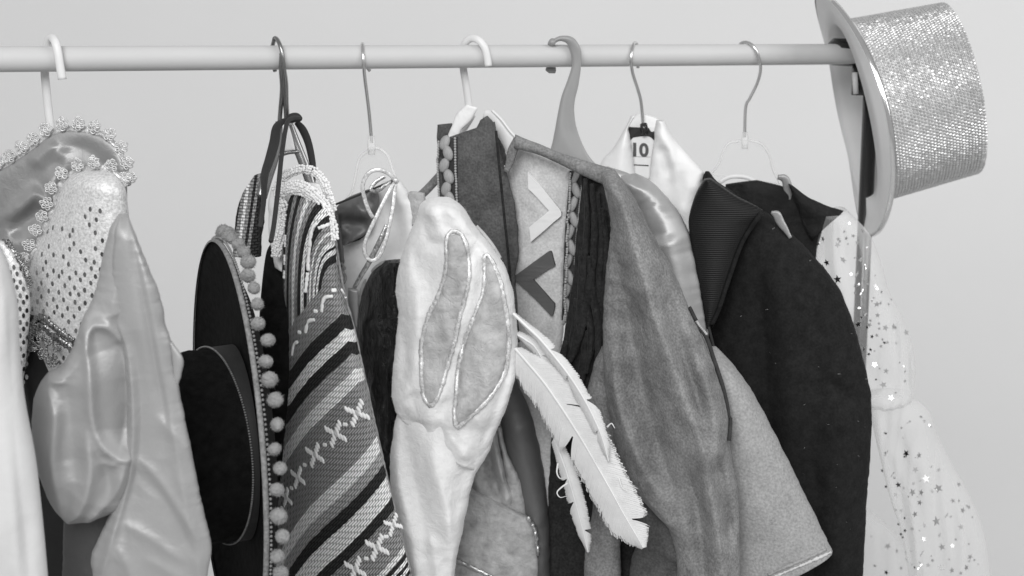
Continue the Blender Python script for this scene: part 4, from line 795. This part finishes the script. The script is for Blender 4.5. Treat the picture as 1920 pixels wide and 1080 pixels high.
loft('shoulder_yoke', [(966, 252, 964, 278), (1011, 270, 1009, 290), (1050, 286, 1049, 308), (1100, 302, 1094, 330), (1148, 316, 1140, 350)], Pl(1050, 1.515, 72), M['suede'], tun, th=.010, p=.4)
ribbon('neck_binding', [(972, 262), (963, 280), (956, 302), (949, 322)], [20, 19, 17, 12], Pl(960, 1.535, 74), M['suede'], tun, th=.004)
plate('chevron', chest, [(992, 322), (999, 329), (1006, 336), (1049, 389), (1053, 396), (1053, 403), (1048, 408), (997, 452), (994, 425), (1031, 394), (993, 353)], M['patch_white'], tun, label='white chevron patch pointing towards the braid')
plate('chevron', chest, [(966, 518), (1030, 471), (1034, 470), (1036, 473), (1041, 497), (1001, 523), (1041, 568), (1041, 574), (1037, 590), (1034, 591), (1002, 556)], M['patch_dark'], tun, label='charcoal chevron patch pointing to the flap')
def beads(piece, pts, n, r=2.6, lift=.002, par=None):
    P, Nn = on(piece, pts, lift, n); V_, F_ = join([sphere_geo(c, r * c[1] / F * np.array([1, .8, 1]), 6, 4) for c in P]); link('picot_stitching', V_, F_, M['bead'], par or tun, kind='stuff')
def lobes(piece, cs, wx, hy, lift=.004, par=None):
    for i, (x, y) in enumerate(cs):
        p_, n_ = piece.at(x, y, lift); s = p_[1] / F; f = frame(n_); a = .38 if i % 2 else -.38
        q = np.array([f[0] * math.cos(a) + f[1] * math.sin(a), -f[0] * math.sin(a) + f[1] * math.cos(a), f[2]])
        V_, F_ = sphere_geo((0, 0, 0), 1, 18, 12); u = V_.copy(); rr = 1 + .05 * np.cos(9 * np.arctan2(u[:, 2], u[:, 0]) * 1.0)
        V_ = (u * rr[:, None] * np.array([wx * s, hy * s, .0035])) @ q + p_; link('braid_lobe', V_, F_, M['braid_lobe'], par or tun)
tpA = overlay('braid_tape', fpn, [(824, 264, 858, 256), (824, 300, 858, 300), (824, 370, 858, 372), (826, 430, 860, 430)], M['trim_dark'], tun, lift=.001, pillow=.001)
beads(fpn, [(826, 266), (825, 310), (827, 365), (829, 420)], 34, 2.6, .003, tpA.o); beads(fpn, [(855, 260), (856, 310), (858, 372), (860, 425)], 34, 2.6, .003, tpA.o)
lobes(fpn, [(837, 268), (843, 287), (836, 309), (844, 331), (840, 353), (846, 371), (841, 393), (847, 415)], 9.5, 14.5, .004, tpA.o)
tpB = overlay('braid_tape', chest, [(1068, 320, 1096, 322), (1064, 375, 1090, 380), (1059, 440, 1082, 450), (1056, 520, 1076, 520), (1053, 600, 1064, 600)], M['trim_dark'], tun, lift=.002, pillow=.001)
beads(chest, [(1068, 324), (1063, 375), (1058, 440), (1055, 520), (1053, 600)], 62, 2.6, .005, tpB.o); beads(chest, [(1094, 324), (1088, 380), (1081, 450), (1078, 495)], 44, 2.6, .006, tpB.o)
lobes(chest, [(1078, 329), (1079, 355), (1074, 383), (1075, 410), (1068, 436), (1071, 463), (1064, 491), (1067, 519), (1061, 546), (1063, 572), (1057, 596)], 7.8, 18, .006, tpB.o)
pfr = Pl(1100, 1.525, 74)
loft('fringe_backing', [(1090, 322, 1130, 335), (1088, 370, 1146, 420), (1080, 440, 1148, 500), (1076, 510, 1142, 575), (1062, 600, 1150, 640), (1048, 690, 1170, 700), (1035, 800, 1210, 800), (1028, 950, 1250, 950), (1024, 1300, 1260, 1300)], pfr, M['fringe'], tun, th=.008, p=.3, noise=[(24, 200, .003, 61)])  # black base of the fringe, widened low down to paint the shaded gap dark
pfs = Pl(1100, 1.512, 74)
for pts, w in (([(1098, 335), (1100, 420), (1092, 520), (1085, 600), (1072, 660)], [8, 12, 15, 13, 8]), ([(1110, 345), (1115, 430), (1108, 520), (1092, 600), (1078, 650), (1062, 690)], [8, 13, 15, 18, 15, 8]),
               ([(1120, 360), (1126, 450), (1122, 560), (1112, 640), (1098, 690)], [8, 13, 15, 15, 6]), ([(1130, 390), (1136, 470), (1132, 560), (1126, 620), (1121, 680)], [8, 12, 14, 11, 6]),
               ([(1105, 480), (1112, 560), (1122, 610), (1122, 660), (1119, 680)], [8, 14, 15, 12, 5]), ([(1088, 480), (1096, 560), (1108, 630), (1100, 700)], [8, 14, 14, 6]), ([(1080, 560), (1076, 620), (1064, 680), (1052, 720)], [9, 14, 14, 8]),
               ([(1100, 620), (1092, 690), (1080, 760)], [10, 16, 8]), ([(1060, 640), (1050, 720), (1055, 800), (1050, 900)], [10, 18, 16, 12])):
    ribbon('fringe_strip', pts, w, Pl(1100, 1.512 - RNG.uniform(0, .012), 74), M['fringe'], tun, th=.003, p=.4, noise=[(20, 70, .0015, int(pts[0][0]))])
psv = Pl(1250, 1.455, 72)
slv = loft('sleeve', [(1126, 322, 1152, 318), (1132, 345, 1172, 345), (1140, 372, 1191, 374), (1144, 430, 1219, 430), (1136, 515, 1262, 508), (1131, 590, 1296, 588), (1130, 660, 1330, 662), (1134, 722, 1352, 725), (1145, 790, 1367, 790), (1164, 868, 1371, 850), (1190, 918, 1383, 915), (1222, 952, 1387, 980), (1255, 990, 1388, 1060), (1270, 1080, 1388, 1110), (1275, 1300, 1388, 1300)], psv, M['suede'], tun, th=.045, ends=(.05, 0), p=.45,
     ridges=[([(1165, 345), (1190, 440), (1225, 560), (1270, 680), (1310, 800), (1340, 940), (1355, 1080)], 14, 0.0203), ([(1160, 480), (1180, 600), (1205, 720), (1235, 830), (1270, 910)], 17, -0.0284), ([(1240, 500), (1262, 600), (1295, 700), (1325, 790)], 9, -0.0203), ([(1300, 640), (1335, 740), (1345, 860)], 11, 0.0142), ([(1340, 830), (1352, 900), (1372, 1010)], 7, -0.0203), ([(1150, 640), (1160, 730), (1190, 820), (1230, 900)], 11, 0.0142), ([(1285, 850), (1310, 960), (1320, 1080)], 10, -0.0162)], noise=[(90, 260, .003, 71)], sharp=.5)
beads(slv, [(1294, 580), (1302, 596), (1312, 612), (1324, 626)], 16, 3.2); trim('dark_piping', slv, [(1290, 578), (1304, 605), (1324, 632), (1338, 672), (1356, 728), (1366, 780), (1364, 826)], 4.0, M['trim_dark'], slv.o, lift=.002, n=60)
loft('hem_panel', [(1128, 650, 1150, 652), (1108, 700, 1160, 700), (1096, 780, 1180, 780), (1115, 880, 1220, 880), (1110, 960, 1164, 960), (1096, 1040, 1164, 1040), (1092, 1300, 1164, 1300)], Pl(1130, 1.498, 78), M['suede'], tun, th=.014)
loft('lower_sleeve', [(1150, 840, 1330, 840), (1160, 900, 1340, 900), (1190, 960, 1345, 960), (1192, 1020, 1350, 1020), (1180, 1080, 1350, 1080), (1175, 1300, 1350, 1300)], Pl(1250, 1.475, 74), M['suede_dark'], tun, th=.02, ridges=[([(1200, 1000), (1280, 1030), (1310, 1020)], 9, .006), ([(1280, 1050), (1250, 1080)], 9, -.005)])
tube('shoulder_edge', [P_(Pl(800, 1.60, 80), x, y) for x, y in ((780, 374), (800, 356), (826, 328))], .0048, M['suede'], tun, res=10)
# ================================================================== white feathers
M['feather'] = fabric('white_feather', .74, .05, 60, .7, spec=.25, bump=.05, uvbump=(1, 900, .35, 0))
pj = Pl(1090, 1.405, 76)
fea = thing('feather_bunch', 'bunch of frayed white feathers hanging between rabbit hood and suede sleeve', 'feathers', P_(pj, 975, 620))
def feather(shaft, left, right, n=120, splits=((), ()), dy=0., lead=1.1, seed=1, r0=3.4, curl=.006):
    rg = np.random.default_rng(seed); q = crom(shaft, n); t = np.gradient(q, axis=0); t /= np.linalg.norm(t, axis=1)[:, None]
    P3 = np.array([P_(pj, x, y, dy + .0022) for x, y in q]); rr = np.linspace(r0, .8, n) * 1.42 / F
    link('quill', *tube_geo(P3, rr, 8), M['quill'], fea)
    for sd, wd, spl in ((1, left, splits[0]), (-1, right, splits[1])):
        V, Fc, U = [], [], []; s = np.linspace(0, 1, n); w = np.interp(s, np.linspace(0, 1, len(wd)), wd); nr = 9
        jit = np.convolve(rg.normal(0, 1, n + 8), np.ones(9) / 9, 'valid') * .05 + np.repeat(rg.normal(0, .035, n // 3 + 1), 3)[:n]
        cut = [int(c * n) for c, a in spl]; shift = np.zeros(n)
        for c, a in spl:                       # a split: the barbs above it close up, a gap opens towards the edge
            for k in range(n):
                d = k - int(c * n)
                if -n * .10 < d <= 0: shift[k] -= a * (1 + d / (n * .10)) ** 2
                elif 0 < d < n * .05: shift[k] += a * .4 * (1 - d / (n * .05)) ** 2
        for k in range(n):
            nn = np.array([-t[k, 1], t[k, 0]]) * sd; ww = w[k] * (1 + jit[k])
            for m_ in range(nr):
                f = m_ / (nr - 1); x, y = q[k] + nn * ww * f * (1 - .12 * f) + t[k] * (ww * lead * f ** 1.25 + shift[k] * f * f)
                V.append(P_(pj, x, y, dy + .0012 - curl * f * f + .0004 * math.sin(k * 1.7) * f)); U.append((f * .01, s[k] * .12 + rg.normal(0, .0003)))
        for k in range(n - 1):
            a0 = 0
            if k in cut: a0 = None
            for m_ in range(nr - 1):
                if a0 is None and m_ >= 2: continue
                if m_ >= nr - 2 and k % 3 == 2: continue
                i = k * nr + m_; Fc.append((i, i + nr, i + nr + 1, i + 1))
        link('vane', V, Fc, M['feather'], fea, uv={'fab': U})
def ray_(a, b): return None
feather([(966, 652), (990, 680), (1020, 716), (1045, 752), (1070, 790), (1096, 832), (1120, 874), (1146, 920), (1170, 964), (1196, 1008), (1206, 1026)], [38, 48, 48, 52, 54, 46, 44, 46, 46, 42, 28, 6], [10, 38, 46, 48, 50, 52, 48, 46, 48, 42, 26, 6], 330, (((.43, 24),), ((.30, 4), (.86, 14))), 0., .9, 3)
feather([(962, 584), (985, 606), (1012, 632), (1042, 668), (1068, 702), (1092, 740), (1112, 778), (1128, 816), (1140, 860)], [4, 10, 15, 15, 16, 18, 16, 15, 10, 2], [3, 8, 13, 15, 15, 13, 17, 13, 10, 2], 200, (((.45, 14), (.8, 12)), ((.28, 14), (.62, 16))), .008, 1.5, 5, 3.2)
feather([(1040, 830), (1062, 890), (1080, 950), (1096, 1010), (1104, 1046)], [10, 16, 16, 18, 14, 3], [14, 20, 22, 20, 16, 4], 170, (((.35, 10), (.55, 10)), ((.8, 8),)), -.018, .9, 7, 2.4)
feather([(966, 628), (985, 640), (1004, 655), (1022, 690), (1030, 730)], [8, 18, 22, 16, 4], [6, 14, 16, 12, 3], 120, (((.4, 12),), ((.5, 10),)), -.010, 1., 11, 2.0)
for pts in ([(1046, 868), (1044, 884), (1050, 894), (1060, 890)], [(1064, 905), (1052, 912), (1044, 920), (1050, 928), (1062, 924)], [(1138, 800), (1146, 792), (1152, 800)], [(1160, 895), (1166, 912), (1176, 918)]):
    tube('curled_barb', [P_(pj, x, y, .002 + .002 * i) for i, (x, y) in enumerate(pts)], np.linspace(2.0, .5, len(pts)) * 1.42 / F, M['feather'], fea, n=6, flat=.3, res=16)
ribbon('band', [(966, 585), (958, 610), (955, 640), (958, 670)], [10, 20, 22, 14], Pl(960, 1.455, 76), M['fringe'], fea, th=.004)
tube('tie', [P_(Pl(950, 1.52, 80), x, y) for x, y in ((960, 600), (955, 500), (945, 400), (935, 300), (930, 245))], .0015, M['fringe'], fea, res=16)
# ================================================================== white satin shirt
pls = Pl(1205, 1.645, 82)
shi = thing('white_shirt', 'white satin shirt with raised collar open over a size label', 'shirt', P_(pls, 1205, 300))
loft('back_collar', [(1193, 214, 1210, 214), (1184, 224, 1236, 224), (1176, 240, 1240, 242), (1172, 300, 1240, 310), (1180, 360, 1240, 360)], Pl(1205, 1.675, 84), M['white_satin'], shi, th=.006, p=.3)
loft('left_front', [(1182, 218, 1192, 216), (1176, 234, 1179, 240), (1163, 254, 1181, 252), (1147, 280, 1184, 272), (1128, 302, 1187, 295), (1118, 335, 1191, 322), (1112, 420, 1202, 400), (1112, 600, 1210, 600)], Pl(1180, 1.63, 80), M['white_satin'], shi, th=.012, ridges=[([(1172, 250), (1165, 300), (1160, 360)], 9, .005)])
rf = loft('right_front', [(1230, 226, 1246, 227), (1228, 245, 1261, 255), (1225, 266, 1282, 280), (1222, 290, 1303, 304), (1218, 322, 1321, 327), (1214, 352, 1318, 345), (1208, 400, 1304, 400), (1205, 500, 1300, 500), (1205, 700, 1310, 700)], Pl(1250, 1.615, 80), M['white_satin'], shi, th=.016, ridges=[([(1240, 270), (1248, 300), (1256, 330)], 6, -.007), ([(1232, 240), (1256, 290), (1265, 340)], 7, .005), ([(1262, 300), (1255, 380), (1262, 440)], 12, -.005), ([(1316, 330), (1290, 360), (1275, 410)], 9, .004)], noise=[(50, 70, .0015, 81)])
# ================================================================== silver satin blouse sleeve on the grey hanger
pm_ = Pl(1230, 1.565, 76)
sil = thing('silver_blouse', 'smooth silver satin blouse sleeve on the grey plastic hanger', 'blouse', P_(pm_, 1200, 350))
loft('sleeve', [(1164, 330, 1192, 325), (1168, 348, 1222, 341), (1176, 378, 1256, 376), (1190, 428, 1288, 425), (1206, 490, 1306, 490), (1225, 560, 1319, 560), (1245, 640, 1328, 632), (1262, 760, 1334, 760), (1270, 900, 1340, 900)], pm_, M['satin_light'], sil, th=.042, ends=(.06, 0),
     ridges=[([(1180, 335), (1202, 358), (1222, 375)], 20, -.006), ([(1205, 370), (1228, 405), (1240, 450)], 24, -.008), ([(1248, 370), (1264, 470), (1282, 560), (1305, 660)], 12, .007), ([(1280, 420), (1298, 520), (1312, 620)], 9, -.004)], noise=[(70, 200, .0015, 85)])
loft('shoulder', [(1110, 318, 1140, 312), (1108, 335, 1190, 332), (1120, 380, 1210, 380), (1140, 460, 1230, 460)], Pl(1160, 1.60, 78), M['satin_light'], sil, th=.01)
# ================================================================== grey felt cape
pn = Pl(1440, 1.475, 80)
fel = thing('felt_cape', 'grey sparkly felt cape with a raw slanting hem against the black coat', 'cape', P_(pn, 1345, 660))
fl = loft('panel', [(1322, 652, 1342, 650), (1322, 690, 1382, 694), (1324, 760, 1424, 758), (1328, 850, 1470, 848), (1332, 930, 1510, 930), (1336, 1010, 1546, 1002), (1345, 1128, 1561, 1034)], pn, M['felt'], fel, th=.030, ends=(.08, 0), p=.4, ridges=[([(1360, 690), (1400, 820), (1430, 1000)], 26, .006)])
trim('raw_hem', fl, [(1400, 1103), (1440, 1086), (1480, 1069), (1520, 1052), (1556, 1036)], 2.4, M['thread'], fl.o, lift=.001, n=60, wob=.5)
trim('hem_fold', fl, [(1440, 1078), (1480, 1060), (1520, 1043), (1548, 1030)], 3.0, M['felt'], fl.o, lift=.0005, n=40, wob=.3)
tube('hanging_loop', [P_(Pl(1300, 1.54, 80), x, y, d) for x, y, d in ((1335, 655, .03), (1325, 600, .0), (1300, 520, .0), (1270, 440, -.04), (1240, 380, -.05))], .0015, M['ribbon_grey'], fel, res=20)
# ================================================================== black coat
po = Pl(1440, 1.585, 76)
coa = thing('black_coat', 'black wool coat with a wide ribbed silk lapel', 'coat', P_(po, 1360, 350))
cb = loft('body', [(1395, 388, 1440, 400), (1372, 425, 1468, 425), (1350, 470, 1508, 462), (1338, 540, 1568, 532), (1330, 600, 1600, 608), (1322, 680, 1622, 690), (1318, 760, 1634, 750), (1316, 850, 1632, 850), (1320, 950, 1625, 950), (1325, 1080, 1619, 1080), (1325, 1300, 1612, 1300)], po, M['coat'], coa, th=.050, ends=(.05, 0), p=.42,
     ridges=[([(1425, 500), (1438, 700), (1448, 900), (1450, 1180)], 12, -.014), ([(1460, 480), (1480, 640), (1490, 800)], 18, .008), ([(1640, 745), (1590, 730), (1545, 690)], 9, -.008), ([(1630, 790), (1580, 775), (1530, 790)], 12, .006), ([(1560, 600), (1575, 800), (1565, 1080)], 22, .008), ([(1520, 820), (1530, 960), (1520, 1100)], 14, -.008)], noise=[(130, 400, .003, 91)])
fuzz('lint', cb.o, M['thread'], cb.o, 260, .0045, .00022, 8)
la = loft('lapel', [(1320, 336, 1334, 335), (1304, 364, 1378, 366), (1292, 405, 1432, 396), (1292, 432, 1412, 420), (1297, 470, 1390, 457), (1305, 520, 1368, 518), (1316, 575, 1348, 578), (1324, 612, 1331, 612)], Pl(1350, 1.545, 78), M['lapel'], coa, th=.016, p=.3)
trim('lapel_binding', la, [(1428, 399), (1410, 421), (1388, 459), (1366, 520), (1346, 580), (1333, 608)], 5.5, M['coat'], la.o, lift=.001, n=50)
loft('collar_inside', [(1322, 322, 1330, 322), (1318, 332, 1345, 340), (1320, 350, 1380, 365), (1330, 400, 1400, 400), (1340, 470, 1400, 470)], Pl(1340, 1.60, 78), M['coat'], coa, th=.012)
# ================================================================== starry tulle dress
pt = Pl(1520, 1.645, 78)
sta = thing('starry_dress', 'black lace dress with sheer tulle sleeves scattered with foil stars', 'dress', P_(pt, 1480, 370))
loft('bodice', [(1360, 346, 1420, 338), (1362, 362, 1470, 350), (1366, 385, 1510, 368), (1380, 420, 1556, 392), (1400, 470, 1545, 420), (1420, 520, 1530, 480), (1430, 600, 1525, 560), (1440, 760, 1530, 760), (1440, 1300, 1530, 1300)], pt, M['black_lace'], sta, th=.012, p=.35, noise=[(40, 60, .002, 95)])
loft('shoulder', [(1478, 345, 1486, 348), (1492, 380, 1520, 372), (1505, 420, 1552, 386), (1520, 450, 1582, 395)], Pl(1520, 1.63, 78), M['black_lace'], sta, th=.008, noise=[(20, 30, .0015, 96)])
ribbon('strap', [(1458, 332), (1470, 334), (1477, 348), (1477, 386)], [9, 15, 17, 13], Pl(1470, 1.645, 80), M['satin_mid'], sta, th=.002, step=3.)
ribbon('strap', [(1446, 398), (1456, 402), (1466, 420), (1482, 446)], [6, 16, 15, 8], Pl(1460, 1.555, 80), M['satin_mid'], sta, th=.002, step=3.)
ptu = Pl(1640, 1.64, 80)
TF = dict(p=.5, back=.9)
up_ = loft('upper_sleeve', [(1548, 400, 1588, 397), (1534, 436, 1630, 440), (1530, 490, 1652, 490), (1545, 550, 1668, 548), (1560, 600, 1693, 598), (1575, 650, 1711, 648), (1590, 700, 1717, 695), (1606, 735, 1714, 735), (1618, 756, 1710, 752, .035)], ptu, M['tulle'], sta, th=.065, noise=[(18, 160, .006, 97), (50, 300, .007, 98)], ridges=[([(1560, 420), (1590, 560), (1620, 740)], 8, .008), ([(1600, 410), (1650, 560), (1690, 740)], 8, .008), ([(1545, 470), (1640, 700)], 6, -.006)], **TF)
lo_ = loft('lower_sleeve', [(1618, 738, 1710, 738, .03), (1628, 756, 1712, 750, .045), (1632, 772, 1744, 778), (1642, 820, 1760, 824), (1654, 870, 1788, 878), (1668, 930, 1819, 934), (1686, 985, 1846, 1002), (1704, 1080, 1858, 1080), (1715, 1180, 1866, 1180), (1720, 1300, 1870, 1300)], ptu, M['tulle'], sta, th=.060, noise=[(20, 240, .007, 99), (60, 300, .008, 100)], ridges=[([(1650, 770), (1700, 900), (1740, 1080)], 8, .008), ([(1690, 770), (1760, 920), (1800, 1080)], 8, .007), ([(1665, 790), (1690, 920), (1720, 1080)], 6, -.007)], **TF)
sk_ = loft('skirt', [(1560, 950, 1632, 962), (1560, 990, 1688, 1012), (1560, 1080, 1712, 1090), (1560, 1300, 1730, 1300)], Pl(1640, 1.70, 82), M['tulle'], sta, th=.03, noise=[(30, 100, .004, 101)], **TF)
a = np.arange(10) / 10 * 2 * math.pi + math.pi / 2; rad = np.where(np.arange(10) % 2 == 0, 1., .42)
SV = np.stack([np.cos(a) * rad, np.sin(a) * rad, 0 * a], 1); SV = np.vstack([SV + (0, 0, .06), SV - (0, 0, .06)])
SF = [tuple(range(10)), tuple(range(19, 9, -1))] + [(i, 10 + i, 10 + (i + 1) % 10, (i + 1) % 10) for i in range(10)]
star0 = None
def star(piece, x, y, rpx, dark=None):
    global star0
    p_, n_ = piece.at(x, y, .0012)
    if star0 is None: star0 = link('star', SV + np.array(sta.location), SF, M['star'], piece.o, smooth=False); o = star0
    else: o = star0.copy(); COL.objects.link(o); o.parent = piece.o
    n_ = n_ * .5 + np.array([-.1, -.5, .1]); tilt = RNG.normal(0, .28, 3); n_ = n_ + tilt
    if dark is True and rpx > 5.2: n_ = np.array([.75, -.6, -.35]) + RNG.normal(0, .1, 3)
    f = frame(n_, (RNG.normal(0, .5), 0, 1)); m = Matrix(f.T.tolist()).to_4x4(); s = 1.1 * rpx * p_[1] / F
    o.matrix_basis = Matrix.Translation(Vector(p_ - np.array(sta.location))) @ m @ Matrix.Scale(s, 4)
zr = lambda X, Y: (1440 + X / 2, 540 + Y / 2); zu = lambda X, Y: (1440 + X / 2, Y / 2)
for (X, Y, r, d) in ((408, 62, 6, 0), (410, 102, 5, 0), (438, 150, 6, 0), (468, 146, 6, 0), (514, 168, 6, 0), (391, 182, 4, 0), (361, 100, 5.5, 1), (352, 14, 6, 1), (383, 138, 5, 1), (361, 228, 5, 1), (400, 286, 5, 1), (440, 310, 5.5, 0), (432, 362, 7, 0), (458, 412, 6, 0), (340, 135, 7, 0)): star(up_, *zr(X, Y), r, bool(d))
for (X, Y, r, d) in ((522, 620, 7.5, 0), (564, 628, 6, 0), (554, 680, 6, 0), (588, 716, 8.5, 0), (640, 752, 9, 0), (540, 766, 7.5, 0), (578, 766, 6.5, 0), (572, 804, 5.5, 0), (612, 762, 4, 0), (628, 874, 9, 0), (666, 854, 6, 0), (690, 798, 5, 0), (726, 834, 6, 0), (720, 896, 6, 0), (712, 738, 5, 0), (656, 970, 7, 0), (648, 1046, 7, 0), (690, 1056, 6, 0), (740, 1048, 6, 0), (446, 618, 6.5, 1), (432, 684, 4, 1), (470, 696, 6, 1), (446, 744, 3.5, 1), (482, 774, 5, 1), (480, 830, 4, 1), (500, 832, 4, 1), (544, 902, 4.5, 1), (585, 940, 5, 1), (502, 922, 3.5, 1), (580, 995, 7, 1), (570, 1043, 6.5, 1), (598, 1038, 5, 1), (548, 848, 6, 0), (492, 736, 6, 0), (640, 684, 5, 0), (586, 888, 5, 0), (640, 926, 5, 0), (688, 966, 4, 0), (756, 1008, 6, 0), (490, 886, 3.5, 1), (516, 862, 3, 1), (570, 908, 2.5, 1)): star(lo_, *zr(X, Y), r, bool(d))
for (X, Y, r, d) in ((448, 968, 6.5, 0), (480, 986, 5, 0), (446, 1066, 5, 0), (400, 1040, 4, 0), (386, 930, 3.5, 1), (496, 1050, 4, 0)): star(sk_, *zr(X, Y), r, bool(d))
for (X, Y, r, d) in ((210, 896, 5.5, 0), (262, 918, 6, 0), (192, 916, 5, 0), (182, 972, 7, 0), (224, 984, 6.5, 0), (278, 974, 7, 0), (205, 1000, 5, 0), (264, 1046, 8, 0), (346, 970, 6, 1), (336, 1028, 6.5, 1), (332, 1072, 5, 1), (318, 886, 4, 0), (336, 910, 4.5, 0), (362, 1000, 5, 0), (400, 1074, 5, 0), (266, 896, 4, 0), (352, 868, 4, 0)): star(up_, *zu(X, Y), r, bool(d))
for k in range(45):
    y = RNG.uniform(415, 740); x = RNG.uniform(np.interp(y, [400, 550, 740], [1560, 1600, 1640]), np.interp(y, [400, 490, 598, 740], [1590, 1640, 1685, 1706])); star(up_, x, y, RNG.uniform(2.2, 4.0), RNG.random() < .12)
for k in range(45):
    y = RNG.uniform(780, 1075); f_ = RNG.random(); x = np.interp(y, [772, 930, 1080], [1640, 1672, 1708]) * (1 - f_) + np.interp(y, [778, 934, 1080], [1738, 1815, 1852]) * f_; star(lo_, x, y, RNG.uniform(2.2, 4.0), RNG.random() < .12)
